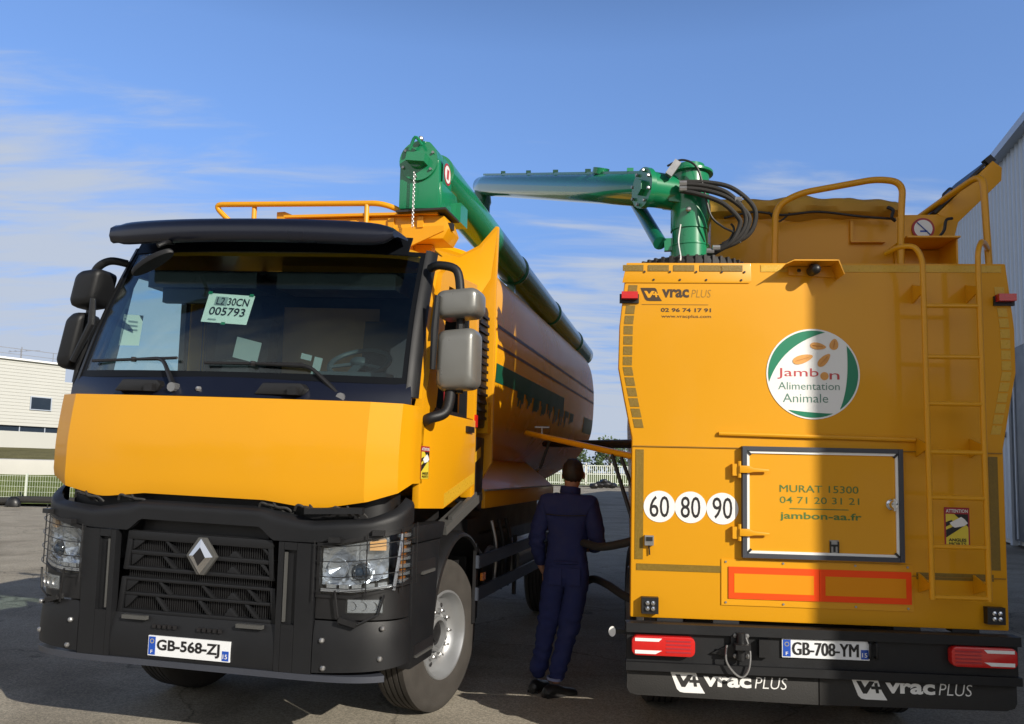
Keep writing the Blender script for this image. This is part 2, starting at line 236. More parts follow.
# ------------------------------------------------------------------ mesh helpers
NOSPLIT = {'crown', 'trunk', 'star_ring', 'tree_line', 'lens_rib', 'mesh_panel', 'railing', 'daylight_strip'}
class MB:
    def __init__(s): s.bm = bmesh.new(); s.mi = 0
    def _new(s, verts, faces, mi=None):
        vs = [s.bm.verts.new(v) for v in verts]; fs = []
        for f in faces:
            try: q = s.bm.faces.new([vs[i] for i in f])
            except ValueError: continue
            q.material_index = s.mi if mi is None else mi; fs.append(q)
        return vs, fs
    def _bev(s, fs, w, seg=2):
        ed = list({e for f in fs for e in f.edges})
        ed = [e for e in ed if len(e.link_faces) == 2 and e.calc_face_angle(0) > R(25)]
        if ed: bmesh.ops.bevel(s.bm, geom=ed, offset=w, offset_type='OFFSET', segments=seg, profile=.6, affect='EDGES', clamp_overlap=True)
    def box(s, c, d, bev=0.0, rot=None, mi=None, seg=2):
        c = Vector(c); h = Vector(d)/2; vs = []
        for z in (-1, 1):
            for y in (-1, 1):
                for x in (-1, 1):
                    v = Vector((x*h.x, y*h.y, z*h.z))
                    if rot is not None: v = rot @ v
                    vs.append(c+v)
        f = [(0, 2, 3, 1), (4, 5, 7, 6), (0, 1, 5, 4), (2, 6, 7, 3), (0, 4, 6, 2), (1, 3, 7, 5)]
        _, fs = s._new(vs, f, mi)
        if bev: s._bev(fs, bev, seg)
        return s
    def bar(s, a, b, w, h, bev=0.0, mi=None, upv=(0, 0, 1)):
        a, b = Vector(a), Vector(b); d = b-a; z = d.normalized(); u = Vector(upv)
        if abs(z.dot(u)) > .98: u = Vector((0, 1, 0))
        x = u.cross(z).normalized(); y = z.cross(x)
        return s.box((a+b)/2, (w, h, d.length), bev, Matrix((x, y, z)).transposed(), mi)
    def prism(s, pts, axis, a, b, bev=0.0, mi=None):
        def P(p, t):
            return {'y': (p[0], t, p[1]), 'x': (t, p[0], p[1]), 'z': (p[0], p[1], t)}[axis]
        n = len(pts); vs = [P(p, a) for p in pts]+[P(p, b) for p in pts]
        f = [tuple(range(n-1, -1, -1)), tuple(range(n, 2*n))]+[(i, (i+1) % n, n+(i+1) % n, n+i) for i in range(n)]
        _, fs = s._new(vs, f, mi)
        bmesh.ops.recalc_face_normals(s.bm, faces=fs)
        if bev: s._bev(fs, bev)
        return s
    def tube(s, pts, r, n=10, mi=None, closed=False, cap=True, flat=1.0):
        pts = [Vector(p) for p in pts]; m = len(pts); rs = r if isinstance(r, (list, tuple)) else [r]*m
        rings = []; u = None
        for i in range(m):
            if closed: d = pts[(i+1) % m]-pts[i-1]
            else: d = pts[min(i+1, m-1)]-pts[max(i-1, 0)]
            d.normalize()
            if u is None:
                u = Vector((0, 0, 1)) if abs(d.z) < .9 else Vector((1, 0, 0))
            u = (u-d*u.dot(d)).normalized(); v = d.cross(u)
            rings.append([pts[i]+(u*math.cos(2*math.pi*k/n)*flat+v*math.sin(2*math.pi*k/n))*rs[i] for k in range(n)])
        return s.loft(rings, closed, cap, mi)
    def loft(s, rings, closed=False, cap=True, mi=None, ring_closed=True):
        n = len(rings[0]); vs = [v for r_ in rings for v in r_]; f = []; m = len(rings)
        for i in range(m if closed else m-1):
            for k in range(n if ring_closed else n-1):
                a = i*n+k; b = i*n+(k+1) % n; i2 = (i+1) % m
                f.append((a, b, i2*n+(k+1) % n, i2*n+k))
        if cap and not closed and ring_closed:
            f.append(tuple(range(n-1, -1, -1))); f.append(tuple((m-1)*n+k for k in range(n)))
        _, fs = s._new(vs, f, mi); bmesh.ops.recalc_face_normals(s.bm, faces=fs); return s
    def lathe(s, prof, o, axis, n=32, mi=None, closed=False, a0=0, a1=2*math.pi):
        o = Vector(o); z = Vector(axis).normalized(); u = Vector((0, 0, 1)) if abs(z.z) < .9 else Vector((1, 0, 0))
        x = u.cross(z).normalized(); y = z.cross(x); full = abs(a1-a0-2*math.pi) < 1e-6
        rings = []
        for k in range(n if full else n+1):
            a = a0+(a1-a0)*k/n
            rings.append([o+z*h+(x*math.cos(a)+y*math.sin(a))*r_ for r_, h in prof])
        return s.loft(rings, full, False if full else True, mi, ring_closed=closed)
    def grid(s, rows, thick=0.0, mi=None, toward=None):
        """rows: list of rows of points; thick: offset to the back side, closed all round"""
        nr, nc = len(rows), len(rows[0]); P = [[Vector(p) for p in r_] for r_ in rows]
        def nor(i, j):
            a = P[min(i+1, nr-1)][j]-P[max(i-1, 0)][j]; b = P[i][min(j+1, nc-1)]-P[i][max(j-1, 0)]
            q = a.cross(b); q.normalize(); return q
        vs = [p for r_ in P for p in r_]; f = []
        for i in range(nr-1):
            for j in range(nc-1): f.append((i*nc+j, i*nc+j+1, (i+1)*nc+j+1, (i+1)*nc+j))
        if thick:
            base = len(vs)
            for i in range(nr):
                for j in range(nc): vs.append(P[i][j]+nor(i, j)*thick)
            for i in range(nr-1):
                for j in range(nc-1): f.append((base+i*nc+j, base+(i+1)*nc+j, base+(i+1)*nc+j+1, base+i*nc+j+1))
            for i in range(nr-1):
                for j in (0, nc-1): f.append((i*nc+j, (i+1)*nc+j, base+(i+1)*nc+j, base+i*nc+j))
            for j in range(nc-1):
                for i in (0, nr-1): f.append((i*nc+j, i*nc+j+1, base+i*nc+j+1, base+i*nc+j))
        _, fs = s._new(vs, f, mi); bmesh.ops.recalc_face_normals(s.bm, faces=fs); return s
    def ball(s, c, r, n=14, mi=None):
        r = r if isinstance(r, (tuple, list)) else (r, r, r); c = Vector(c); m = n//2
        rings = []
        for i in range(1, m):
            t = math.pi*i/m; rings.append([c+Vector((r[0]*math.sin(t)*math.cos(2*math.pi*k/n), r[1]*math.sin(t)*math.sin(2*math.pi*k/n), r[2]*math.cos(t))) for k in range(n)])
        return s.loft(rings, False, True, mi)
    def _pieces(s, gap=.03, most=40):
        """loose pieces that stand apart become meshes of their own"""
        bm = s.bm; bm.verts.ensure_lookup_table(); bm.verts.index_update(); seen = [-1]*len(bm.verts); comps = []
        for v in bm.verts:
            if seen[v.index] >= 0: continue
            st = [v]; seen[v.index] = len(comps); c = []
            while st:
                a = st.pop(); c.append(a)
                for e in a.link_edges:
                    b = e.other_vert(a)
                    if seen[b.index] < 0: seen[b.index] = len(comps); st.append(b)
            comps.append(c)
        if len(comps) < 2 or len(comps) > 420: return []
        bb = [(Vector((min(v.co.x for v in c), min(v.co.y for v in c), min(v.co.z for v in c))), Vector((max(v.co.x for v in c), max(v.co.y for v in c), max(v.co.z for v in c)))) for c in comps]
        g = list(range(len(comps)))
        def f(i):
            while g[i] != i: g[i] = g[g[i]]; i = g[i]
            return i
        for i in range(len(comps)):
            for j in range(i):
                if all(bb[i][0][k] < bb[j][1][k]+gap and bb[j][0][k] < bb[i][1][k]+gap for k in range(3)): g[f(i)] = f(j)
        roots = sorted({f(i) for i in range(len(comps))})
        if not 2 <= len(roots) <= most: return []
        out = []
        for r_ in roots:
            keep = {v.index for i in range(len(comps)) if f(i) == r_ for v in comps[i]}
            b2 = bm.copy(); b2.verts.ensure_lookup_table()
            bmesh.ops.delete(b2, geom=[v for v in b2.verts if v.index not in keep], context='VERTS'); out.append(b2)
        return out
    def build(s, name, mats, parent=None, tf=None, angle=34, label=None):
        if tf:
            for v in s.bm.verts: v.co = tf(v.co)
        extra = []
        if parent is not None and name not in NOSPLIT:
            extra = s._pieces()
            for k, bm2 in enumerate(extra):
                q = MB(); q.bm.free(); q.bm = bm2; NOSPLIT.add(name)
                ob = q.build(name, mats, parent, None, angle, label); NOSPLIT.discard(name)
                if k == 0: first = ob
            if extra: s.bm.free(); return first
        me = bpy.data.meshes.new(name); s.bm.to_mesh(me); s.bm.free()
        for m in (mats if isinstance(mats, (list, tuple)) else [mats]): me.materials.append(M[m] if isinstance(m, str) else m)
        for p in me.polygons: p.use_smooth = True
        me.set_sharp_from_angle(angle=R(angle))
        o = bpy.data.objects.new(name, me); COL.objects.link(o)
        if parent is not None: o.parent = parent
        if label: o['label'] = label
        return o
def tag(o, label=None, cat=None, group=None, kind=None):
    if label: o['label'] = label
    if cat: o['category'] = cat
    if group: o['group'] = group
    if kind: o['kind'] = kind
    return o
def empty(name, loc, rz=0.0, label=None, cat=None, group=None):
    o = bpy.data.objects.new(name, None); COL.objects.link(o); o.location = loc; o.rotation_euler = (0, 0, rz)
    return tag(o, label, cat, group)
def cr(pts, k=6):
    """smooth curve through points"""
    pts = [Vector(p) for p in pts]; out = []
    for i in range(len(pts)-1):
        p0, p1, p2, p3 = pts[max(i-1, 0)], pts[i], pts[i+1], pts[min(i+2, len(pts)-1)]
        for j in range(k):
            t = j/k
            out.append(.5*((2*p1)+(p2-p0)*t+(2*p0-5*p1+4*p2-p3)*t*t+(3*p1-p0-3*p2+p3)*t**3))
    out.append(pts[-1]); return out
def fillet(pts, r, k=6):
    """polyline with rounded corners, for bent pipes"""
    pts = [Vector(p) for p in pts]; out = [pts[0]]
    for i in range(1, len(pts)-1):
        a, b, c = pts[i-1], pts[i], pts[i+1]; d1 = (a-b); d2 = (c-b); q = min(r, d1.length*.49, d2.length*.49)
        s0 = b+d1.normalized()*q; s1 = b+d2.normalized()*q
        for j in range(k+1):
            t = j/k; out.append(s0*(1-t)**2+b*2*t*(1-t)+s1*t*t)
    out.append(pts[-1]); return out
def lettering(parent, txt, boxx, boxz, m, place, bold=0.0, shear=0.0, name='lettering', tf=None):
    """flat letters fitted into a box; place(u, v) gives the 3D point"""
    fat = bold if ('M' in txt and bold > 0) else 0.0
    if fat: bold = 0.0
    cu = bpy.data.curves.new('txt', 'FONT'); cu.body = txt; cu.offset = bold; cu.shear = shear; cu.resolution_u = 3
    ob = bpy.data.objects.new('txt', cu); me = bpy.data.meshes.new_from_object(ob)
    bpy.data.objects.remove(ob); bpy.data.curves.remove(cu)
    xs = [v.co.x for v in me.vertices]; ys = [v.co.y for v in me.vertices]
    x0, x1, y0, y1 = min(xs), max(xs), min(ys), max(ys)
    for v in me.vertices:
        u = boxx[0]+(v.co.x-x0)/(x1-x0)*(boxx[1]-boxx[0]); w = boxz[0]+(v.co.y-y0)/(y1-y0)*(boxz[1]-boxz[0])
        p = Vector(place(u, w)); v.co = tf(p) if tf else p
    if fat:
        h = boxz[1]-boxz[0]; um, wm = (boxx[0]+boxx[1])/2, (boxz[0]+boxz[1])/2
        eu = (Vector(place(um+.01*h, wm))-Vector(place(um, wm))).normalized(); ev = (Vector(place(um, wm+.01*h))-Vector(place(um, wm))).normalized(); nn = eu.cross(ev)
        b = bmesh.new(); b.from_mesh(me); src = list(b.verts)+list(b.edges)+list(b.faces); sc_ = (Vector(place(um+1e-3, wm))-Vector(place(um, wm))).length/1e-3
        for k, q in enumerate((-1, 1, -.5, .5)):
            r_ = bmesh.ops.duplicate(b, geom=src); bmesh.ops.translate(b, vec=eu*q*fat*h*sc_*1.3+nn*.00012*(k+1), verts=[x for x in r_['geom'] if isinstance(x, bmesh.types.BMVert)])
        b.to_mesh(me); b.free()
    me.materials.clear(); me.materials.append(M[m]); me.name = name
    o = bpy.data.objects.new(name, me); COL.objects.link(o); o.parent = parent
    return o
def FR(y): return lambda u, v: (u, y, v)              # on a plane facing the camera side
def disc(mb, c, r, y0, y1, n=40, mi=None, rz=None):
    rz = rz or r
    mb.prism([(c[0]+r*math.cos(2*math.pi*k/n), c[1]+rz*math.sin(2*math.pi*k/n)) for k in range(n)], 'y', y0, y1, mi=mi); return mb

# ================================================================== SETTING
def sheet(name, x0, x1, y0, y1, z, m, kind='structure', n=2):
    mb = MB(); mb.grid([[(x0+(x1-x0)*i/(n-1), y0+(y1-y0)*j/(n-1), z) for i in range(n)] for j in range(n)])
    return tag(mb.build(name, m), kind=kind)
GZ = -0.07
sheet('ground', -700, 700, -500, 1200, GZ, 'asphalt')
# grass bank on the left, rising to the factory
def bank(name, prof, x0, x1, m, nx=60):
    mb = MB(); rows = []
    for y, z in prof:
        rows.append([(x0+(x1-x0)*i/nx, y, z+(noise.noise(Vector((i*.7+y, y*.6, 1)))*.09 if z > .05 else 0)) for i in range(nx+1)])
    mb.grid(rows); return tag(mb.build(name, m), kind='structure')
bank('grass_bank', [(29.6, 0.02), (30.2, .10), (31, .24), (32, .5), (33, .78), (34.0, .95), (34.6, 1.0)], -60, -6, 'grass')
bank('upper_lawn', [(34.9, 1.5), (36, 1.62), (40, 1.85), (48, 2.15), (58, 2.45), (75, 2.6), (110, 2.6)], -130, -6, 'drygrass')
mb = MB(); mb.prism([(34.35, 0.2), (34.35, 1.63), (34.95, 1.66), (34.95, 0.2)], 'x', -58, -7, bev=.03)
tag(mb.build('retaining_wall', 'concrete'), 'long low pale concrete wall along the grass bank at the left', 'wall')
# wire mesh fence on the bank
fe = empty('mesh_fence', (-22, 30.4, 0.02), 0, 'pale green-white wire mesh fence on the grass bank in front of the low wall', 'fence')
mb = MB()
for i in range(300): mb.box((-14+i*.097, 0, .6), (.0065, .0065, .86))
for z in (.2, .40, .60, .80, 1.0): mb.box((.45, .006, z), (29, .008, .009))
mb.build('mesh_panel', 'fencewhite', fe)
for i in range(12):
    mb = MB(); mb.box((-14+i*2.5, .03, .55), (.06, .06, 1.1), bev=.008); mb.build('post', 'fencewhite', fe)
# black hose lying along the kerb
mb = MB(); mb.tube(cr([(-27, 28.9, .13), (-22, 28.8, .13), (-18.6, 29.0, .14), (-17.6, 29.1, .2), (-15, 29.2, .17), (-12, 29.0, .14)], 8), .125, 10)
tag(mb.build('drain_pipe', 'rubber'), 'thick black pipe lying on the yard edge in front of the mesh fence', 'pipe')
mb = MB(); mb.loft([[Vector((-18.0+.26*math.cos(a)*w, 28.9+.18*math.sin(a)*w, GZ+.02+h*.85)) for a in [2*math.pi*k/12 for k in range(12)]] for h, w in ((0, 1), (.15, 1.05), (.32, .8), (.42, .35))])
tag(mb.build('rubble_bag', 'black'), 'black slumped bag lying on the pipe beside the mesh fence', 'bag')

# white factory on the left
ang = R(35); FB = empty('factory_building', (-37.0, 65.0, 2.5), 0, 'white factory with horizontal siding, small dark windows and a dark base strip', 'building')
FB.rotation_euler = (0, 0, R(90)-ang)         # local x runs along the front towards the far corner
def lap(x0, x1, z0, z1, step=.26, d=.035, yb=0.0, back=9):
    pts = [(yb+back, z0)]; z = z0
    while z < z1-.01:
        zz = min(z+step, z1); pts += [(yb-d, z), (yb, zz)]; z = zz
    pts += [(yb+back, z1)]
    return pts
mb = MB(); mb.prism(lap(-44, 0, 1.75, 6.9), 'x', -44, 0); mb.build('siding', 'offwhite', FB)
mb = MB(); mb.box((-22, 4.6, .65), (44.0, 9, 1.3)); mb.build('base_wall', 'offwhite', FB)
mb = MB(); mb.box((-22, 4.7, 1.525), (43.9, 9, .447)); mb.build('strip_window', 'winglass', FB)
mb = MB()
for i in range(23): mb.box((-43+i*1.9, .19, 1.525), (.07, .05, .44))
mb.build('strip_window_mullion', 'cladtrim', FB)
mb = MB(); mb.box((-22, 4.4, 6.97), (44.3, 9.3, .14), bev=.02); mb.build('roof_edge', 'white', FB)
for xw in (-1.75, -6.1, -10.5, -15):
    mb = MB(); mb.box((xw, -.05, 3.6), (1.5, .06, .95)); w = mb.build('window', 'winglass', FB)
    mb = MB()
    for q in (-.78, .78): mb.box((xw+q, -.06, 3.6), (.07, .1, 1.1))
    for q in (-.51, .51): mb.box((xw, -.06, 3.6+q), (1.5, .1, .07))
    mb.build('frame', 'cladtrim', w)
mb = MB()
for i in range(18): mb.box((-43+i*2.5, 1.2, 7.5), (.04, .04, .95))
mb.box((-21.5, 1.2, 7.95), (43, .05, .05)); mb.box((-21.5, 1.2, 7.5), (43, .04, .04))
mb.build('roof_guard_rail', 'steel', FB)
mb = MB(); mb.box((-2.6, 2, 7.6), (.06, .06, 1.3)); mb.bar((-3.6, 2, 7.7), (-1.2, 2, 8.15), .04, .04)
for q in (-.8, -.4, 0, .4): mb.bar((-2.6+q-.25, 1.7, 7.93+q*.18), (-2.6+q+.2, 2.3, 7.93+q*.18), .03, .03)
tag(mb.build('roof_aerial', 'steel', FB))
wing = empty('office_wing', tuple(Vector((-37.0, 65.0, 2.5))+Vector((math.sin(ang), math.cos(ang), 0))*3.0), 0, 'lower white annex behind the far corner of the factory', 'building')
wing.rotation_euler = FB.rotation_euler
mb = MB(); mb.prism(lap(-2.9, 12, 0.0, 5.6, yb=.6), 'x', -2.9, 12); mb.build('wall', 'offwhite', wing)
for xw in (.0, 3.2):
    mb = MB(); mb.box((xw, .54, 3.3), (1.3, .06, .95)); mb.build('window', 'winglass', wing)
# far white fence, trees and grass strip between the trucks
ff = empty('picket_fence', (10, 94, 0), 0, 'far white railing fence standing between the two trucks', 'fence')
mb = MB()
for i in range(100): mb.box((-10+i*.24, 0, 1.3), (.07, .03, 2.3))
for z in (.35, 1.4, 2.4): mb.box((2, .05, z), (24, .06, .09))
mb.build('railing', 'fencewhite', ff)
for i in range(9):
    mb = MB(); mb.box((-10+i*3, .1, 1.35), (.16, .16, 2.7), bev=.01); mb.build('post', 'concrete', ff)
sheet('far_kerb', -2, 40, 91.5, 93.2, .06, 'concrete')
bank('far_grass', [(93.3, .08), (96, .3), (110, 1.1), (150, 1.3)], -6, 90, 'grass', 20)
mb = MB()
for k, (dx, dz, rr) in enumerate(((-.9, .25, .42), (-.3, .36, .5), (.35, .42, .55), (.95, .3, .42), (.1, .72, .35))): mb.ball((dx, .0, dz), (rr*1.25, .5, rr*.72), 12)
for v in mb.bm.verts: v.co += Vector((noise.noise(v.co*3), 0, noise.noise(v.co*3+Vector((5, 0, 0)))))*.12
o = mb.build('tarpaulin_heap', 'black'); o.location = (9.6, 82, 0); tag(o, 'low black tarpaulin heap on the yard in front of the far white fence', 'heap')

def tree(loc, h, w, label, group=None, nleaf=900, seed=1):
    rnd = random.Random(seed); t = empty('tree', loc, 0, label, 'tree', group)
    mb = MB(); mb.tube(cr([(0, 0, 0), (.05*w, .02, h*.25), (-.03*w, .03, h*.55), (0, 0, h*.85)], 4), [h*.035*(1-.045*i) for i in range(13)], 8)
    for k in range(6):
        a = rnd.random()*6.28; mb.tube([(0, 0, h*(.25+.08*k)), (math.cos(a)*w*.25, math.sin(a)*w*.25, h*(.4+.08*k)), (math.cos(a)*w*.42, math.sin(a)*w*.42, h*(.5+.08*k))], [h*.016, h*.01, h*.004], 5)
    mb.build('trunk', 'wood', t)
    mb = MB(); cl = []
    for k in range(26):
        a = rnd.random()*6.28; zz = rnd.uniform(.22, .95); rad = w*.5*math.sqrt(max(.05, 1-((zz-.52)/.5)**2))*rnd.uniform(.35, 1)
        cl.append((Vector((math.cos(a)*rad, math.sin(a)*rad, h*zz)), w*rnd.uniform(.10, .2)))
    for k in range(nleaf):
        c, r_ = rnd.choice(cl); d = Vector((rnd.gauss(0, 1), rnd.gauss(0, 1), rnd.gauss(0, 1))).normalized()*r_*rnd.uniform(.5, 1.1)
        p = c+d; s = w*rnd.uniform(.025, .055); u = Vector((rnd.gauss(0, 1), rnd.gauss(0, 1), rnd.gauss(0, 1))).normalized(); v = u.orthogonal().normalized()
        mb._new([p+u*s, p+v*s*.7, p-u*s, p-v*s*.7], [(0, 1, 2, 3)])
    mb.build('crown', 'leaf', t); return t
for i, (x, y, h, w, lab) in enumerate(((9.0, 118, 5.6, 5, 'leftmost dark tree behind the far white fence between the trucks'), (15.2, 121, 5.5, 6.5, 'broad round dark tree behind the far white fence'),
                                       (19.6, 124, 4.7, 5.0, 'rightmost small tree behind the far fence, next to the parked truck edge'), (3.8, 119, 6.2, 6.0, 'tree behind the far fence mostly hidden by the tanker truck'))):
    tree((x, y, .9), h, w, lab, 'trees behind the far fence', 1100, 11+i)

# big metal-clad warehouse on the right
wd = Vector((.278, .9606, 0)); WH = empty('warehouse', (7.125, -1.185, 0), 0, 'tall blue-grey ribbed metal warehouse on the right', 'building')
WH.rotation_euler = (0, 0, R(90)-math.atan2(.278, .9606))       # local x along the wall, local y to the left
pts = [(0, -24), (0, 0)]; p = .12
while p < 60:
    pts += [(p, 0), (p+.035, .045), (p+.10, .045), (p+.135, 0)]; p += .33
pts += [(60.3, 0), (60.3, -24)]
mb = MB(); mb.prism([(a, b) for a, b in pts], 'z', 0.12, 10.75); mb.build('ribbed_wall', 'cladding', WH)
mb = MB(); mb.box((30, -11.9, 10.86), (60.8, 24.4, .22), bev=.02); mb.build('roof_trim', 'cladtrim', WH)
mb = MB(); mb.box((30, -11.98, .06), (60.25, 23.9, .12)); mb.build('plinth', 'concrete', WH)
dr = MB(); dr.box((21.0, .09, 2.7), (4.6, .09, 5.1), bev=.01); d_ = dr.build('sliding_door', 'doordark', WH)
mb = MB()
for i in range(5): mb.box((19.0+i, .15, 2.7), (.06, .03, 5.0))
mb.build('door_rib', 'cladtrim', d_)
mb = MB(); mb.box((23.42, .12, 2.75), (.18, .14, 5.5), bev=.01); mb.build('door_post', 'cladtrim', WH)
for zz in (3.75, 3.0):
    mb = MB(); mb.box((24.3, .12, zz), (.22, .16, .14), bev=.02); mb.tube([(24.3, .2, zz), (24.3, .32, zz-.05)], .05, 8); mb.build('wall_lamp', 'black', WH)

# tall trees across the yard behind the camera (mirrored in the paint)
rnd = random.Random(5); mb = MB()
for k in range(44):
    x = -75+k*2.6+rnd.uniform(-1, 1); h = (13.5 if x < 4 else 8.5)*rnd.uniform(.8, 1.1); w = rnd.uniform(3, 4.5); y = -40+rnd.uniform(-4, 4)
    mb.tube([(x, y, GZ), (x, y, h*.7)], [.25, .1], 6)
    for q in range(190):
        d = Vector((rnd.gauss(0, 1), rnd.gauss(0, 1), rnd.gauss(0, 1))).normalized()*rnd.uniform(.4, 1.0); p = Vector((x+d.x*w, y+d.y*w, h*.53+d.z*h*.47)); u = Vector((rnd.gauss(0, 1), rnd.gauss(0, 1), rnd.gauss(0, 1))).normalized(); v = u.orthogonal().normalized(); s = rnd.uniform(.35, .7)
        mb._new([p+u*s, p+v*s*.7, p-u*s, p-v*s*.7], [(0, 1, 2, 3)])
tag(mb.build('tree_line', 'leaf'), 'dense row of dark trees mirrored in the yellow paint', 'trees', kind='stuff')

# ================================================================== RIGHT TRUCK (seen from the rear)
T2 = empty('bulk_truck', (1.93, 5.03, 0), R(-4.5), 'yellow bulk truck seen from its flat rear with ladder, round logo and speed discs', 'truck')
OUT = [(-1.195, 3.083), (-1.218, 2.85), (-1.238, 2.66), (-1.242, 2.38), (-1.205, 2.19), (-1.15, 1.925), (-1.15, .785), (1.155, .785), (1.152, 1.90), (1.205, 2.19), (1.243, 2.38), (1.243, 2.66), (1.225, 2.85), (1.20, 3.083)]
mb = MB(); mb.prism(OUT, 'y', 0, .07, bev=.012); mb.build('rear_panel', 'yellow_panel', T2)
mb = MB(); mb.prism([(-1.225, 2.945), (-.405, 2.945), (-.39, 2.96), (-.395, 3.078), (-1.197, 3.078)], 'y', -.007, -.001, bev=.003); top_plate = mb.build('bolted_plate', 'yellow', T2)
mb = MB()
for x in (-1.02, -.85, -.68, -.455): disc(mb, (x, 2.965), .007, -.013, -.007, 8)
for x in (-1.10, -.935, -.765, -.60, -.455): disc(mb, (x+.02, 3.018), .007, -.015, -.007, 8)
mb.build('bolt', 'chassis', top_plate)
mb = MB(); mb.box((.0, -.006, 1.872), (2.28, .006, .006)); mb.box((.86, -.006, 1.10), (.56, .006, .005)); mb.build('panel_seam', 'thinink', T2)
mb = MB(); mb.tube([(-.60, -.012, 1.962), (.615, -.012, 1.945)], .014, 8); mb.build('drip_rail', 'yellow', T2)
# contour tape: squares following the edge and strips
def xo(z, side):
    P = [(p[1], abs(p[0])) for p in OUT[:7]]
    for (z1, x1), (z2, x2) in zip(P, P[1:]):
        if z2 <= z <= z1 and z1 > z2: return (x2+(x1-x2)*(z-z2)/(z1-z2))*side
    return 1.15*side
mb = MB(); mp2 = MB()
z = 2.93
while z > 1.98:
    for sd, b in ((-1, mb), (1, mp2)):
        if not 2.82 < z < 2.90:
            a0 = xo(z, sd)-sd*.028; a1 = xo(z-.062, sd)-sd*.028
            b.prism([(a0, z), (a0-sd*.058, z), (a1-sd*.058, z-.056), (a1, z-.056)], 'y', -.003, -.0005)
    z -= .068
for x in (-1.155, -.99, -.825, -.655, -.515): mb.box((x+.0, -.0095, 3.043), (.135, .004, .04))
mb.box((-1.10, -.002, 1.50), (.052, .003, .70)); mb.box((-.845, -.002, 1.102), (.54, .003, .042))
mb.build('contour_tape', 'reflect', T2)
mp2.box((.42, -.002, 3.045), (1.50, .003, .045)); mp2.build('contour_tape', 'reflectpale', T2, label='pale reflective tape')
mb = MB(); mb.box((1.085, -.002, 1.50), (.055, .003, .70)); mb.box((.84, -.002, 1.102), (.46, .003, .042)); mb.build('contour_tape', 'reflect', T2)
# maker's mark top left
def mark(parent, x0, x1, z0, z1, y, fg, bgm, big=False):
    w, h = x1-x0, z1-z0; g = lambda u, v: (x0+u*w, z0+v*h)
    mb = MB(); mb.prism([g(0, 1), g(.64, 1), g(.70, .97), g(.75, .86), g(.78, .70), g(.86, .36), g(1, 0), g(.42, 0), g(.30, .03), g(.22, .14)], 'y', y-.001, y)
    o = mb.build('emblem', fg, parent)
    mb = MB()
    mb.prism([g(.17, .76), g(.30, .76), g(.40, .50), g(.52, .76), g(.66, .76), g(.45, .24), g(.35, .24)], 'y', y-.0022, y-.0012)
    mb.prism([g(.56, .56), g(.66, .56), g(.655, .70), g(.735, .70), g(.75, .56), g(.85, .56), g(.86, .44), g(.765, .44), g(.78, .28), g(.70, .28), g(.68, .44), g(.57, .44)], 'y', y-.0036, y-.0024)
    mb.build('emblem_mark', bgm, o)
mark(T2, -1.105, -.965, 2.825, 2.912, -.0015, 'brownink', 'yellow')
lettering(T2, 'vrac', (-.965, -.79), (2.848, 2.905), 'brownink', FR(-.0015), .035)
lettering(T2, 'PLUS', (-.775, -.648), (2.85, 2.902), 'thinink', FR(-.0015), -.012, .18)
mb = MB(); mb.box((-.88, -.002, 2.802), (.43, .002, .003)); mb.build('underline', 'thinink', T2)
lettering(T2, '02 96 74 17 91', (-.972, -.648), (2.752, 2.779), 'brownink', FR(-.0015), .03)
lettering(T2, 'www.vracplus.com', (-.968, -.648), (2.708, 2.735), 'brownink', FR(-.0015), .005)
# round logo
lg = disc(MB(), (-.005, 2.356), .292, -.004, -.0005, 64).build('logo_disc', 'white', T2)
c0 = Vector((-.005, 2.356))
def blob(parent, name, pts, m, y=-.0045): return MB().prism(pts, 'y', y-.0012, y).build(name, m, parent)
def arcp(a0, a1, r_, n=20): return [(c0.x+r_*math.cos(R(a0+(a1-a0)*k/n)), c0.y+r_*math.sin(R(a0+(a1-a0)*k/n))) for k in range(n+1)]
left_in = [tuple(v) for v in [Vector((-.275+.011*0, 2.30))]]
def qb(a, b, c, n=14): return [tuple(Vector(a)*(1-t)**2+Vector(b)*2*t*(1-t)+Vector(c)*t*t) for t in [k/n for k in range(n+1)]]
blob(lg, 'green_band', arcp(74, 191, .281)+qb((-.281, 2.30), (-.20, 2.545), (.072, 2.626))[:-1], 'logogreen')
blob(lg, 'green_band', arcp(-54, 41, .281)+qb((.207, 2.54), (.225, 2.28), (.16, 2.130))[:-1], 'logogreen')
blob(lg, 'green_band', arcp(236, 296, .281)+qb((.118, 2.103), (-.02, 2.105), (-.162, 2.124))[:-1], 'logogreen')
def grain(cx, cz, l, w, rot):
    pts = []
    for k in range(24):
        t = 2*math.pi*k/24; u, v = l*math.cos(t), w*math.sin(t)*(1-.25*math.cos(t)); pts.append((cx+u*math.cos(R(rot))-v*math.sin(R(rot)), cz+u*math.sin(R(rot))+v*math.cos(R(rot))))
    g = blob(lg, 'grain', pts, 'orangegrain', -.0058)
    mb = MB(); mb.bar((cx-l*.7*math.cos(R(rot)), -.0078, cz-l*.7*math.sin(R(rot))), (cx+l*.6*math.cos(R(rot)), -.0078, cz+l*.6*math.sin(R(rot))), .001, .007, upv=(0, 1, 0)); mb.build('crease', 'graindark', g)
grain(-.068, 2.452, .066, .027, 18); grain(.028, 2.536, .05, .022, -8); grain(.065, 2.446, .053, .024, 48); grain(.128, 2.549, .036, .027, 80)
lettering(lg, 'Jamb', (-.228, .030), (2.322, 2.392), 'redink', FR(-.0055), .0)
lettering(lg, 'n', (.098, .160), (2.322, 2.362), 'redink', FR(-.0055), .0)
disc(MB(), (.066, 2.343), .026, -.0065, -.0045, 24).build('grain', 'orangegrain', lg)
lettering(lg, 'Alimentation', (-.223, .160), (2.254, 2.302), 'logotext', FR(-.0055), -.004)
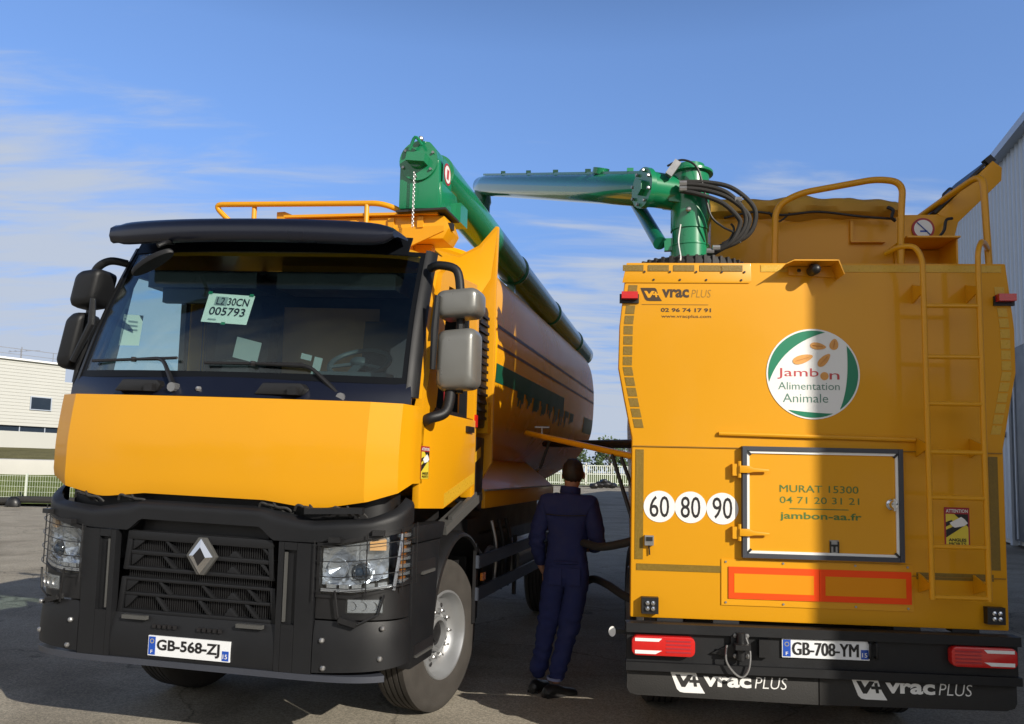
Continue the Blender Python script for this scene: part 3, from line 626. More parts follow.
lettering(lg, 'Animale', (-.194, .088), (2.172, 2.228), 'logotext', FR(-.0055), -.004)
# side marker lamps
for sd in (-1, 1):
    mb = MB(); mb.box((sd*1.178, -.03, 2.853), (.105, .055, .045), bev=.012); o = mb.build('marker_lamp', 'red', T2)
    mb = MB(); mb.box((sd*1.178, -.004, 2.838), (.125, .02, .06), bev=.006); mb.build('base', 'black', o)
# hatch
hb = MB(); hb.box((.038, -.012, 1.533), (.965, .024, .685), bev=.006); hatch = hb.build('hatch_door', 'yellow_panel', T2)
fr_ = MB(); X0, X1, Z0, Z1, t_ = -.456, .528, 1.184, 1.884, .027
for c, d in (((X0+t_/2, Z0+.35), (t_, .70)), ((X1-t_/2, Z0+.35), (t_, .70))): fr_.box((c[0], -.022, c[1]), (d[0], .044, d[1]), bev=.004)
for zz in (Z0+t_/2, Z1-t_/2): fr_.box(((X0+X1)/2, -.021, zz), (X1-X0-2*t_-.002, .042, t_), bev=.004)
fr_.build('hatch_frame', 'frame', hatch)
wf = MB()
for xx in (X0+t_+.009, X1-t_-.009): wf.box((xx, -.029, 1.534), (.016, .010, .642), bev=.003)
for zz in (Z0+t_+.009, Z1-t_-.009): wf.box(((X0+X1)/2, -.028, zz), (.905, .010, .016), bev=.003)
wf.build('hatch_seal', 'white', hatch)
cb = MB()
for xx in (X0+.042, X1-.042):
    for zz in (Z0+.042, Z1-.042): cb.box((xx, -.034, zz), (.034, .014, .012), bev=.003, rot=Matrix.Rotation(R(45) if (xx < 0) == (zz > 1.5) else R(-45), 3, 'Y'))
cb.build('corner_clip', 'black', hatch)
for zz in (1.738, 1.342):
    mb = MB(); mb.box((-.498, -.02, zz-.005), (.04, .04, .075), bev=.008); mb.prism([(-.478, zz+.022), (-.42, zz+.022), (-.39, zz+.008), (-.295, zz), (-.295, zz-.014), (-.39, zz-.018), (-.42, zz-.024), (-.478, zz-.024)], 'y', -.058, -.046, bev=.003); mb.tube([(-.476, -.04, zz+.05), (-.476, -.04, zz-.055)], .011, 8)
    mb.build('hinge', 'yellow', hatch)
lettering(hatch, 'MURAT 15300', (-.223, .26), (1.600, 1.645), 'greenink', FR(-.0255), .006)
lettering(hatch, '04 71 20 31 21', (-.223, .264), (1.530, 1.572), 'greenink', FR(-.0255), .002)
mb = MB(); mb.box((.018, -.0255, 1.497), (.36, .002, .005)); mb.build('underline', 'greenink', hatch)
lettering(hatch, 'jambon-aa.fr', (-.223, .277), (1.419, 1.476), 'greenink', FR(-.0255), .018)
mb = MB(); mb.lathe([(.0, -.05), (.02, -.048), (.026, -.03), (.022, 0), (.034, 0), (.034, .02)], (.457, -.035, 1.538), (0, 1, 0), 20); mb.box((.457, -.07, 1.538), (.016, .03, .075), bev=.006); mb.build('latch', 'chrome', hatch)
tagp = MB(); tagp.box((.107, -.027, 1.266), (.055, .008, .084), bev=.003); tg = tagp.build('lock_plate', 'steel', hatch)
mb = MB(); mb.box((.107, -.034, 1.275), (.04, .006, .012)); mb.box((.107, -.0345, 1.255), (.012, .006, .04)); mb.box((.083, -.033, 1.265), (.008, .008, .07)); mb.box((.131, -.033, 1.265), (.008, .008, .07)); mb.build('key_slot', 'ink', tg)
# speed discs
for x, tx in ((-.972, '60'), (-.775, '80'), (-.575, '90')):
    o = disc(MB(), (x, 1.487 if tx != '90' else 1.484), .1, -.003, -.0005, 48).build('speed_disc', 'white', T2)
    lettering(o, tx, (x-.062, x+.062), (1.487-.068, 1.487+.068), 'ink', FR(-.0042), .004)
# small switch box
mb = MB(); mb.box((-1.037, -.018, 1.272), (.056, .036, .062), bev=.008); o = mb.build('switch_box', 'steel', T2)
mb = MB(); mb.box((-1.037, -.038, 1.282), (.04, .006, .025), bev=.004); mb.tube([(-1.037, -.012, 1.24), (-1.033, -.012, 1.18)], .005, 6); mb.build('switch_key', 'black', o)
# reflector boards
mb = MB(); mb.box((.003, -.004, 1.025), (1.17, .006, .285), bev=.002); bp_ = mb.build('board_plate', 'yellow', T2)
mb = MB()
for x in (-.555, -.2, .24, .555):
    for zz in (1.152, .90): disc(mb, (x, zz), .007, -.012, -.007, 8)
mb.build('bolt', 'steel', bp_)
for xa, xb in ((-.538, .0185), (.0215, .575)):
    mb = MB(); mb.box(((xa+xb)/2, -.011, 1.024), (xb-xa, .007, .197), bev=.002); o = mb.build('reflector_board', 'orangered', T2)
    mb = MB(); mb.box(((xa+xb)/2, -.0155, 1.022), (xb-xa-.068, .003, .118)); mb.build('board_centre', 'boardyellow', o)
# work lamps
for x, zz in ((-1.03, .868), (1.057, .88)):
    mb = MB(); mb.box((x, -.025, zz), (.105, .05, .102), bev=.018); o = mb.build('work_lamp', 'black', T2)
    mb = MB()
    for a in (-.017, .017):
        for b in (-.017, .017): mb.lathe([(0, -.010), (.013, -.007), (.0155, .004), (.0155, .012)], (x+a, -.056, zz+b), (0, 1, 0), 12)
    mb.build('led', 'chrome', o)
# blind-spot sticker
def blindspot(parent, x0, x1, z0, z1, place, name='blind_spot_sticker'):
    w, h = x1-x0, z1-z0
    def poly(pts, m, d, nm, par):
        mb = MB(); q = [Vector(place(x0+u*w, z0+v*h, d)) for u, v in pts]; mb._new(q, [tuple(range(len(q)))]); return mb.build(nm, m, par)
    s = poly([(0, 0), (1, 0), (1, 1), (0, 1)], 'redsticker', .002, name, parent)
    poly([(.06, .0), (.94, .0), (.94, .83), (.06, .83)], 'yellowsticker', .003, 'sticker_field', s)
    poly([(.40, .83), (.94, .83), (.94, .50)], 'ink', .004, 'black_wedge', s)
    poly([(.06, .30), (.06, .22), (.82, .55), (.70, .62), (.06, .42)], 'ink', .0045, 'black_wedge', s)
    poly([(.06, .62), (.06, .50), (.35, .60), (.3, .68)], 'ink', .0042, 'black_wedge', s)
    poly([(.20, .60), (.66, .76), (.80, .70), (.92, .60), (.78, .53), (.40, .48), (.30, .52)], 'white', .006, 'white_van_sign', s)
    lettering(s, 'ATTENTION', (x0+.07*w, x0+.93*w), (z0+.865*h, z0+.955*h), 'white', lambda u, v: place(u, v, .004), .02)
    lettering(s, 'ANGLES', (x0+.15*w, x0+.85*w), (z0+.125*h, z0+.205*h), 'ink', lambda u, v: place(u, v, .005), .03)
    lettering(s, 'MORTS', (x0+.17*w, x0+.83*w), (z0+.03*h, z0+.105*h), 'ink', lambda u, v: place(u, v, .005), .03)
    return s
blindspot(T2, .784, .936, 1.29, 1.53, lambda u, v, d: (u, -d, v))
# ladder
mb = MB()
for pts in ([(.631, -.17, .985), (.617, -.17, 3.03), (.607, -.17, 3.085), (.575, -.16, 3.15), (.51, -.10, 3.165), (.47, .02, 3.15)], [(.957, -.17, .985), (.947, -.17, 3.03), (.948, -.17, 3.12), (.99, -.13, 3.19), (1.10, .05, 3.23), (1.24, .29, 3.26)]):
    mb.tube(fillet(pts, .06, 4), .0165, 12)
mb.build('ladder_rail', 'yellow', T2)
for zz in (2.77, 2.452, 2.163, 1.868, 1.593, 1.300, 1.0):
    mb = MB(); mb.tube([(.63, -.17, zz), (.95, -.17, zz)], .0145, 10); mb.build('ladder_rung', 'yellow', T2)
for zz in (2.88, 1.9, 1.06):
    for x in (.625, .952):
        mb = MB(); mb.prism([(-.17, zz-.012), (-.17, zz+.012), (-.002, zz+.06), (-.002, zz-.06)], 'x', x-.005, x+.005); mb.build('ladder_bracket', 'yellow', T2)
# camera with its hood
mb = MB(); path = [(-.205, 3.04), (-.155, 3.064), (.118, 3.064), (.152, 2.975)]; th = .007
mb.prism(path+[(p[0]-.004, p[1]-th) for p in reversed(path)], 'y', -.155, .0); mb.prism([(-.155, 3.0), (-.155, 3.05), (.115, 3.055), (.14, 2.985)], 'y', -.012, -.001); ch = mb.build('camera_hood', 'yellow', T2)
mb = MB(); mb.tube([(-.015, -.03, 3.02), (-.015, -.115, 3.012)], .033, 16); mb.ball((-.015, -.115, 3.012), .033, 14); mb.box((-.015, -.05, 3.045), (.03, .04, .03)); mb.ball((-.10, -.05, 3.02), .014, 8); mb.build('reversing_camera', 'black', ch)
# bumper beam and flap
mb = MB()
mb.box((-.005, -.05, .739), (2.35, .1, .056), bev=.006); mb.box((-.005, -.05, .505), (2.35, .1, .05), bev=.006); mb.box((-.005, -.035, .6225), (2.34, .06, .185)); bum = mb.build('bumper_beam', 'slate', T2)
fl = [(-1.17, .482), (-1.17, .36), (-1.155, .33), (-1.11, .318), (-.002, .305), (-.002, .482)]
mb = MB(); mb.prism(fl, 'y', -.045, -.02, bev=.004); f1 = mb.build('mud_flap', 'rubber', T2)
mb = MB(); mb.prism([(.004, .482), (.004, .305), (1.10, .318), (1.15, .335), (1.165, .365), (1.165, .482)], 'y', -.045, -.02, bev=.004); f2 = mb.build('mud_flap', 'rubber', T2)
for par, dx, dz in ((f1, 0, 0), (f2, 1.094, .008)):
    mark(par, -.909+dx, -.689+dx, .345+dz, .488+dz, -.0465, 'white', 'rubber')
    lettering(par, 'vrac', (-.70+dx, -.407+dx), (.388+dz, .452+dz), 'white', FR(-.0475), .035)
    lettering(par, 'PLUS', (-.386+dx, -.19+dx), (.389+dz, .458+dz), 'white', FR(-.0475), -.008, .16)
for sd, zz in ((-1, .636), (1, .645)):
    xa, xb = (-1.148, -.76) if sd < 0 else (.753, 1.135)
    def rr(a, b, c, d, r_=.035, n=5):
        out = []
        for cx, cz, s_ in ((b-r_, d-r_, 0), (a+r_, d-r_, 90), (a+r_, c+r_, 180), (b-r_, c+r_, 270)):
            out += [(cx+r_*math.cos(R(s_+90*k/n)), cz+r_*math.sin(R(s_+90*k/n))) for k in range(n+1)]
        return out
    mb = MB(); mb.prism(rr(xa, xb, zz-.06, zz+.06), 'y', -.125, -.066, bev=.012); tl = mb.build('tail_lamp', 'red', T2)
    e0, e1 = (xa+.02, xa+.185) if sd < 0 else (xb-.02, xb-.195)
    mb = MB()
    for z0_, z1_ in ((zz+.028, zz+.047), (zz-.047, zz-.026)):
        mb.prism([(e0, z0_), (e1+sd*.02*(1 if z0_ > zz else 2), z0_), (e1+sd*.0, z1_), (e0, z1_)], 'y', -.1275, -.124)
    mb.build('white_lens_bar', 'white', tl)
    mb = MB()
    for k in range(4):
        xx = (xa+.21, xa+.36) if sd < 0 else (xb-.36, xb-.21)
        mb.box(((xx[0]+xx[1])/2, -.1255, zz+.034-k*.022), (abs(xx[1]-xx[0]), .004, .009))
    mb.build('lens_rib', 'redsticker', tl)
mb = MB(); mb.box((.032, -.074, .648), (.52, .012, .112), bev=.004); pl = mb.build('number_plate', 'platewhite', T2)
PLATE_FAT = []
def plate_bits(pl, xa, xb, za, zb, y, txt, tf=None):
    w = xb-xa
    mb = MB(); mb.box((xa+.028, y, (za+zb)/2), (.046, .002, zb-za-.012)); mb.build('blue_band', 'plateblue', pl, tf)
    mb = MB()
    for k in range(12):
        a = 2*math.pi*k/12; disc(mb, (xa+.028+.012*math.cos(a), zb-.032+.012*math.sin(a)), .0022, y-.0022, y-.001, 5)
    mb.build('star_ring', 'yellowsticker', pl, tf)
    lettering(pl, 'F', (xa+.021, xa+.035), (za+.014, za+.034), 'white', FR(y-.002), .01, tf=tf)
    mb = MB(); mb.box((xb-.028, y, za+.034), (.044, .002, .056)); mb.build('blue_band', 'plateblue', pl, tf)
    lettering(pl, '15', (xb-.044, xb-.014), (za+.018, za+.044), 'white', FR(y-.002), .01, tf=tf)
    lettering(pl, txt, (xa+.062, xb-.066), (za+.017, zb-.017), 'ink', FR(y-.0015), .03, tf=tf)
    PLATE_FAT.append(1)
plate_bits(pl, -.228, .292, .592, .704, -.081, 'GB-708-YM')
# towing jaw and bits on the beam
mb = MB(); mb.prism([(-.66, .60), (-.54, .66), (-.54, .735), (-.43, .735), (-.43, .575), (-.50, .57)], 'y', -.09, -.066, bev=.004)
mb.tube([(-.485, -.12, .735), (-.485, -.12, .575)], .028, 12); mb.box((-.485, -.15, .66), (.09, .08, .03), bev=.008); hk = mb.build('tow_jaw', 'black', T2)
mb = MB()
for x, zz in ((-.515, .715), (-.445, .715), (-.515, .592), (-.44, .592)): mb.lathe([(0, -.014), (.014, -.012), (.016, 0)], (x, -.095, zz), (0, 1, 0), 6)
mb.build('bolt', 'steel', hk)
mb = MB(); mb.tube(cr([(-.57, -.125, .66), (-.575, -.13, .57), (-.53, -.135, .50), (-.48, -.135, .475), (-.44, -.13, .52), (-.43, -.125, .62), (-.455, -.12, .71)], 5), .0065, 6); mb.build('safety_chain', 'steel', hk)
mb = MB(); mb.box((-.34, -.085, .643), (.065, .045, .105), bev=.01); mb.build('socket_box', 'black', T2)
mb = MB(); mb.tube(fillet([(.29, -.07, .61), (.29, -.10, .61), (.29, -.10, .70), (.29, -.07, .70)], .02), .008, 8); mb.tube(fillet([(.33, -.07, .61), (.33, -.10, .61), (.33, -.10, .70), (.33, -.07, .70)], .02), .008, 8); mb.build('bumper_loop', 'black', T2)
mb = MB()
for x in (-.9, -.55, .55, .9): mb.box((x, .05, .775), (.16, .09, .02)); 
mb.build('bumper_bracket', 'chassis', T2)
mb = MB(); mb.box((-1.225, .02, .69), (.1, .012, .03), bev=.003); mb.build('reflector_bracket', 'chassis', T2)
mb = MB(); disc(mb, (-1.262, .69), .022, .004, .012, 20, rz=.032); mb.build('side_reflector', 'white', T2)
# body, hopper
BS = [(-.88, .95), (1.06, .95), (1.13, 1.9), (1.2, 2.4), (1.15, 3.0), (.9, 3.06), (-.82, 3.06), (-.90, 2.9), (-.92, 2.2)]
mb = MB(); mb.loft([[Vector((.14+(x-.14)*w, y, z)) for x, z in BS] for y, w in ((.075, 1.0), (3.9, 1.0), (8.6, .68))]); mb.build('body_tank', 'tankpaint', T2)
mb = MB(); mb.prism([(-.55, 3.065), (1.14, 3.065), (1.14, 3.30), (1.205, 3.55), (1.06, 3.605), (-.55, 3.585)], 'y', .60, 8.4, bev=.012); mb.build('hopper', 'yellow', T2)
mb = MB(); mb.box((.89, .44, 3.345), (.35, .31, .012)); mb.prism([(1.05, 3.07), (1.062, 3.07), (1.062, 3.345), (1.05, 3.345)], 'y', .32, .598); mb.box((.9, .588, 3.20), (.3, .015, .26)); mb.build('hopper_step', 'yellow', T2)
mb = MB(); mb.box((.45, .59, 3.47), (.02, .03, .16)); mb.box((.56, .58, 3.395), (.24, .03, .014)); mb.box((.42, .585, 3.11), (.06, .04, .05), bev=.006); mb.box((.575, .59, 3.15), (.24, .03, .012)); mb.build('hopper_bracket', 'yellow', T2)
o = disc(MB(), (.953, 3.495), .079, .590, .597, 36).build('warning_disc', 'redsticker', T2)
disc(MB(), (.953, 3.495), .064, .5885, .591, 36).build('white_centre', 'white', o)
mb = MB(); mb.bar((.908, .587, 3.54), (.998, .587, 3.45), .003, .016, upv=(0, 1, 0)); mb.box((.955, .5875, 3.475), (.05, .002, .012)); mb.build('blue_bar', 'plateblue', o)
# rolled tarpaulin on the hopper
mb = MB(); rows = []
for i in range(56):
    x = -.56+1.34*i/55; ring = []
    e = .085+.03*noise.noise(Vector((x*3.1, 2, 0)))+.018*math.exp(-((x-.12)/.16)**2)*2; dz = .012*noise.noise(Vector((x*6, 7, 3)))
    for k in range(16):
        a = 2*math.pi*k/16; q = 1+.16*noise.noise(Vector((x*7, math.cos(a)*1.6, math.sin(a)*1.6)))
        ring.append(Vector((x, .70+math.cos(a)*.17*q, 3.645+dz+math.sin(a)*e*q)))
    rows.append(ring)
mb.loft(rows); tp = mb.build('tarpaulin_roll', 'ochre', T2)
mb = MB(); mb.tube(cr([(-.46, .56, 3.565), (-.25, .53, 3.60), (-.05, .525, 3.575), (.2, .53, 3.60), (.5, .53, 3.565), (.74, .54, 3.55)], 6), .009, 6); mb.tube(cr([(-.15, .53, 3.60), (-.08, .53, 3.53), (.0, .53, 3.59)], 5), .007, 6); mb.tube(cr([(.68, .52, 3.63), (.71, .50, 3.6), (.7, .5, 3.55), (.73, .52, 3.53)], 5), .012, 6); mb.build('tie_rope', 'chassis', tp)
mb = MB(); rows = []
for j in range(9):
    y = .75+7.6*j/8; rows.append([(-.43+1.5*i/14, y, 3.60+.06*math.sin(math.pi*i/14)+.015*noise.noise(Vector((i*.6, j, 0)))) for i in range(15)])
mb.grid(rows, -.01); mb.build('tarpaulin_sheet', 'ochre', T2)
# raised lid along the right edge
mb = MB(); q0, q1, q2, q3 = (1.065, 3.612), (1.462, 4.008), (1.512, 3.925), (1.205, 3.575)
mb.prism([q0, q1, (1.525, 3.955), (1.518, 3.86), (1.37, 3.71), (1.205, 3.545)], 'y', .62, 3.9, bev=.006); mb.build('raised_lid', 'yellow', T2)
lidc = MB(); lidc.bar((1.06, .9, 3.632), (1.455, .9, 4.027), .02, .5, upv=(0, 1, 0)); lidc.bar((1.43, .66, 4.0), (1.475, .66, 4.04), .05, .06, bev=.01); lidc.tube(fillet([(1.16, .7, 3.72), (1.14, .7, 3.78), (1.20, .7, 3.84), (1.23, .7, 3.8)], .02), .008, 6); lidc.build('lid_seal', 'black', T2)
mb = MB(); mb.tube(cr([(1.14, .56, 3.56), (1.09, .54, 3.54), (1.075, .54, 3.47), (1.05, .55, 3.43)], 5), .011, 6); mb.build('lid_cable', 'black', T2)
# handrails
mb = MB(); mb.tube(fillet([(-.166, .3, 3.06), (-.158, .3, 3.56), (.0, .3, 3.655), (.53, .3, 3.755), (.70, .3, 3.73), (.68, .3, 3.45), (.675, .3, 3.06)], .13, 7), .0225, 12); mb.build('hand_rail', 'yellow', T2)
mb = MB(); mb.tube(fillet([(1.254, .3, 3.06), (1.238, .32, 3.80), (1.14, .55, 3.74), (.95, 1.1, 3.60), (.93, 1.4, 3.58)], .10, 7), .0225, 12); mb.build('hand_rail', 'yellow', T2)
mb = MB(); mb.box((0.02, .32, 3.068), (2.3, .5, .015)); mb.build('top_deck', 'yellow', T2)
# chassis and wheels
mb = MB()
for x in (-.42, .42): mb.box((x, 4.3, .84), (.09, 8.4, .22))
mb.box((0, .5, .8), (.9, .12, .2)); mb.box((0, 1.3, .55), (1.5, .16, .16)); mb.box((0, 2.65, .55), (1.5, .16, .16)); mb.build('chassis', 'chassis', T2)
def make_wheel(parent, name, c, side, r=.545, w=.30, steer=0.0):
    """tyre lathe, silver dished rim and nuts; side=+1 shows its outer face towards +x"""
    ax = (side, 0, 0); c = Vector(c)
    def tf(p): q = p-c; return c+Matrix.Rotation(steer, 3, 'Z') @ q
    prof = [(.30, -w*.5), (.36, -w*.5+.005), (.46, -w*.5+.0), (.515, -w*.46), (.535, -w*.41)]
    n = 5
    for k in range(n):
        a = -w*.38+k*w*.76/n; b = a+w*.76/n
        prof += [(r, a+.006), (r, b-.008), (r-.013, b-.007), (r-.013, b+.004)] if k < n-1 else [(r, a+.006), (r, b)]
    prof += [(.535, w*.41), (.515, w*.46), (.49, w*.485), (.475, w*.485), (.46, w*.5), (.40, w*.505), (.36, w*.495), (.318, w*.47), (.30, w*.44)]
    mb = MB(); mb.lathe(prof, c, ax, 56); ty = mb.build(name, 'tyre', parent, tf=tf, angle=40)
    mb = MB(); mb.lathe([(.322, w*.475), (.318, w*.50), (.305, w*.50), (.292, w*.42), (.282, w*.30), (.268, w*.16), (.24, w*.10), (.19, w*.16), (.165, w*.20), (.155, w*.19), (.135, w*.17), (.128, w*.19), (.125, w*.31), (.112, w*.335), (.098, w*.33), (.092, w*.24), (.09, w*.20), (0, w*.19)], c, ax, 48); rim = mb.build('rim', 'silver', ty, tf=tf, angle=40)
    mb = MB(); mb.lathe([(.088, w*.215), (0, w*.22)], c, ax, 24); mb.lathe([(.06, w*.20), (.055, w*.27), (0, w*.28)], c, ax, 20); mb.build('hub', 'chassis', rim, tf=tf)
    mb = MB()
    for k in range(10):
        a = 2*math.pi*k/10; p = c+Vector((side*(w*.20), math.cos(a)*.168, math.sin(a)*.168)); mb.lathe([(.017, -.01), (.016, .03), (.009, .036), (.009, .05), (0, .052)], p, ax, 6)
    mb.build('wheel_nut', 'steel', rim, tf=tf)
    mb = MB()
    for k in range(10):
        a = 2*math.pi*(k+.5)/10; p = c+Vector((side*(w*.122), math.cos(a)*.226, math.sin(a)*.226)); mb.lathe([(.020, 0), (.0, .012)], p, ax, 12)
    mb.build('vent_hole', 'ink', rim, tf=tf); return ty
for y in (1.3, 2.65):
    for sd in (-1, 1): make_wheel(T2, 'wheel', (sd*.83, y, .475), sd)
# ---- delivery boom of the right truck
mb = MB(); rr_ = []
mb.lathe([(.36, 0), (.395, .02), (.40, .05), (.385, .085), (.33, .10), (.2, .10)], (-.73, .47, 3.07), (0, 0, 1), 40)
for k in range(44):
    a = 2*math.pi*k/44; mb.box((-.73+.392*math.cos(a), .47+.392*math.sin(a), 3.122), (.03, .018, .07), bev=.004, rot=Matrix.Rotation(a, 3, 'Z'))
mb.build('slewing_hose_ring', 'rubber', T2)
mb = MB(); CX, CY = -.715, .5
mb.lathe([(.148, 3.08), (.148, 3.10), (.137, 3.11), (.137, 3.32), (.141, 3.325), (.141, 3.335), (.128, 3.34), (.128, 3.44), (.137, 3.445), (.137, 3.86), (.165, 3.862), (.165, 3.878), (.13, 3.88), (.11, 3.90), (.105, 3.93), (.07, 3.945), (0, 3.95)], (CX, CY, 0), (0, 0, 1), 40); colm = mb.build('boom_column', 'green', T2)
NEAR = Vector((-.93, .46, 3.735)); FAR = Vector((-2.70, 4.27, 5.19)); dB = (FAR-NEAR).normalized()
side_ = dB.cross(Vector((0, 0, 1))).normalized(); upB = side_.cross(dB)
mb = MB(); mb.tube([NEAR+side_*.26, NEAR-side_*.12], .125, 28); mb.tube([NEAR-side_*.115, NEAR-side_*.155], .145, 28); mb.tube([NEAR-side_*.15, NEAR-side_*.19], .06, 6)
mb.bar(NEAR+side_*.05+Vector((0, 0, -.02)), Vector((CX, CY, 3.70)), .2, .16, bev=.02); mb.bar(Vector((CX-.15, CY, 3.34)), Vector((-.87, .46, 3.34)), .06, .09, bev=.01); mb.build('boom_pivot', 'green', T2)
mb = MB()
for k in range(8):
    a = 2*math.pi*k/8; p = NEAR-side_*.16+(dB*math.cos(a)+upB*math.sin(a))*.12; mb.tube([p, p-side_*.016], .012, 6)
mb.build('pivot_bolt', 'steel', T2)
def oval(c, a, b, n=28): return [c+side_*math.cos(2*math.pi*k/n)*a+upB*math.sin(2*math.pi*k/n)*b for k in range(n)]
Lb = (FAR-NEAR).length
mb = MB(); rings = [oval(NEAR-dB*.02, .10, .10), oval(NEAR+dB*.02, .118, .122)]+[oval(NEAR+dB*(Lb*t), .118, .122) for t in (.2, .4, .6, .8, .95)]+[oval(FAR+dB*.03-upB*.01, .115, .115), oval(FAR+dB*.09-upB*.03, .09, .085), oval(FAR+dB*.12-upB*.05, .045, .04)]
mb.loft(rings); bm_ = mb.build('boom_tube', 'teal', T2)
mb = MB(); mb.bar(NEAR+dB*.25+upB*.128, FAR-dB*.05+upB*.128, .05, .022)
for t in (.12, .3, .47, .64, .83): mb.box(NEAR+dB*Lb*t+upB*.145, (.05, .05, .03))
for t in (.24,): mb.tube([NEAR+dB*Lb*t+upB*.12, NEAR+dB*Lb*t+upB*.17], .07, 14)
mb.build('boom_seam', 'green', bm_)
mb = MB(); mb.tube([FAR-Vector((0, 0, .08)), FAR-Vector((0, 0, .22)), FAR-Vector((0, 0, .26))+dB*.0, FAR-Vector((0, 0, .50))], [.10, .115, .10, .095], 20); mb.build('boom_spout', 'green_dark', T2)
mb = MB(); mb.tube([(-1.065, 1.05, 3.86), (-.93, .47, 3.35)], .05, 16); mb.tube([(-1.10, 1.18, 3.97), (-1.06, 1.02, 3.84)], .03, 10); mb.build('boom_ram', 'green_dark', T2)
for k, (dx, dz) in enumerate(((0, 0), (.018, -.035), (-.03, -.062), (.05, .02))):
    mb = MB(); pts = [(-.80, .33, 3.735+dz*.8), (-.66+dx, .30, 3.715+dz), (-.50+dx, .27, 3.655+dz*1.2), (-.385+dx*1.4, .26, 3.53+dz*.8), (-.37+dx*1.2, .27, 3.42), (-.43+dx, .29, 3.325+dz*.3), (-.55, .33, 3.27+dz*.3), (-.62, .40, 3.22)]
    mb.tube(cr(pts, 8), .0165, 10); mb.build('hydraulic_hose', 'rubber', T2)
mb = MB(); mb.tube(cr([(-.90, .31, 3.86), (-.80, .30, 3.90), (-.70, .30, 3.85), (-.645, .30, 3.68), (-.60, .30, 3.50), (-.52, .30, 3.42), (-.44, .29, 3.37), (-.40, .29, 3.30)], 7), .008, 8); mb.tube(cr([(-.46, .3, 3.44), (-.44, .3, 3.40), (-.47, .3, 3.33), (-.52, .3, 3.30)], 5), .008, 8); mb.build('thin_hose', 'black', T2)
mb = MB()
for p in ((-.79, .315, 3.735), (-.79, .315, 3.695), (-.56, .31, 3.27), (-.60, .32, 3.25), (-.42, .265, 3.60)): mb.tube([Vector(p)-Vector((.025, 0, 0)), Vector(p)+Vector((.025, 0, 0))], .021, 8)
mb.build('hose_fitting', 'steel', T2)
mb = MB(); mb.tube(cr([(-.80, .345, 3.45), (-.815, .34, 3.33), (-.835, .08, 3.15), (-.84, .05, 3.11)], 6), .005, 6); mb.build('lanyard', 'white', T2)
mb = MB(); mb.ball((-.745, .35, 3.56), .02, 10); mb.box((-.86, .31, 3.84), (.05, .05, .12), bev=.01, rot=Matrix.Rotation(.6, 3, 'Y')); mb.build('valve', 'steel', T2)
# swung-out yellow arm with black stays on the left flank
mb = MB(); A_, B_ = Vector((-1.928, 1.624, 2.017)), Vector((-1.06, -.0+.09, 1.79)); mb.tube([A_, B_], .023, 12); mb.build('swing_arm', 'yellow', T2)
mb = MB(); p = A_.lerp(B_, .16); mb.tube([p, p+Vector((0, 0, .07))], .008, 6); mb.tube([p+Vector((-.06, 0, .075)), p+Vector((.06, 0, .075))], .009, 6); mb.build('arm_handle', 'steel', T2)
mb = MB(); mb.tube([(-1.85, 3.84, 2.0), (-.9, .30, 1.90)], .035, 10); mb.build('guide_pipe', 'chassis', T2)
mb = MB(); mb.tube([(-1.258, .40, 1.82), (-1.02, .182, 1.05)], .014, 8); mb.tube([(-1.20, .30, 1.80), (-1.02, .132, 1.30)], .013, 8); mb.tube([(-1.72, 1.3, 1.95), (-1.8, 1.45, 1.72)], .012, 6); mb.build('arm_stay', 'chassis', T2)

# ================================================================== LEFT TRUCK (tanker, seen from the front)
T1 = empty('tanker_truck', (-1.893, 4.85, 0), R(-14.2), 'yellow tanker truck with black grille and wide windscreen, seen from the front', 'truck')
def cabtf(p):
    x, y, z = p; s = 0.0
    if z > .7: s = min(1, (z-.7)/.4)*.020+max(0, z-1.95)*.026
    return Vector((x, y, z-s*x))
# plan outline of the cab front: super-ellipse, then straight along the side
HW, YS, DD = 1.272, .30, .30
def _plan(hw=HW, ys=YS, d=DD, n=7.0, m=2.0):
    P = []
    for k in range(401):
        t = k/400*math.pi/2; x = hw*math.sin(t)**(2/n) if t > 0 else 0.0
        P.append(None)
    P = []; K = 600
    for k in range(K+1):
        u = 1-(1-k/K)**3; x = hw*u; P.append(Vector((x, ys-d*max(0, 1-(x/hw)**n)**(1/m))))
    S = [0.0]
    for a, b in zip(P, P[1:]): S.append(S[-1]+(b-a).length)
    return P, S
PL, SL = _plan()
def plan(s, off=0.0):
    """point on the cab outline at arclength s from the centre (negative = left side); off pushes outwards"""
    sg = -1 if s < 0 else 1; a = abs(s)
    if a >= SL[-1]: x, y, nx, ny = HW, YS+(a-SL[-1]), 1.0, 0.0
    else:
        lo, hi = 0, len(SL)-1
        while hi-lo > 1:
            mid = (lo+hi)//2
            if SL[mid] <= a: lo = mid
            else: hi = mid
        t = (a-SL[lo])/max(1e-9, SL[hi]-SL[lo]); p = PL[lo].lerp(PL[hi], t); d = (PL[hi]-PL[lo]).normalized()
        x, y, nx, ny = p.x, p.y, d.y, -d.x
    return Vector((sg*(x+nx*off), y+ny*off))
def SX(x):
    a = abs(x); i = min(range(len(PL)), key=lambda k: abs(PL[k].x-a)); return math.copysign(SL[i], x)
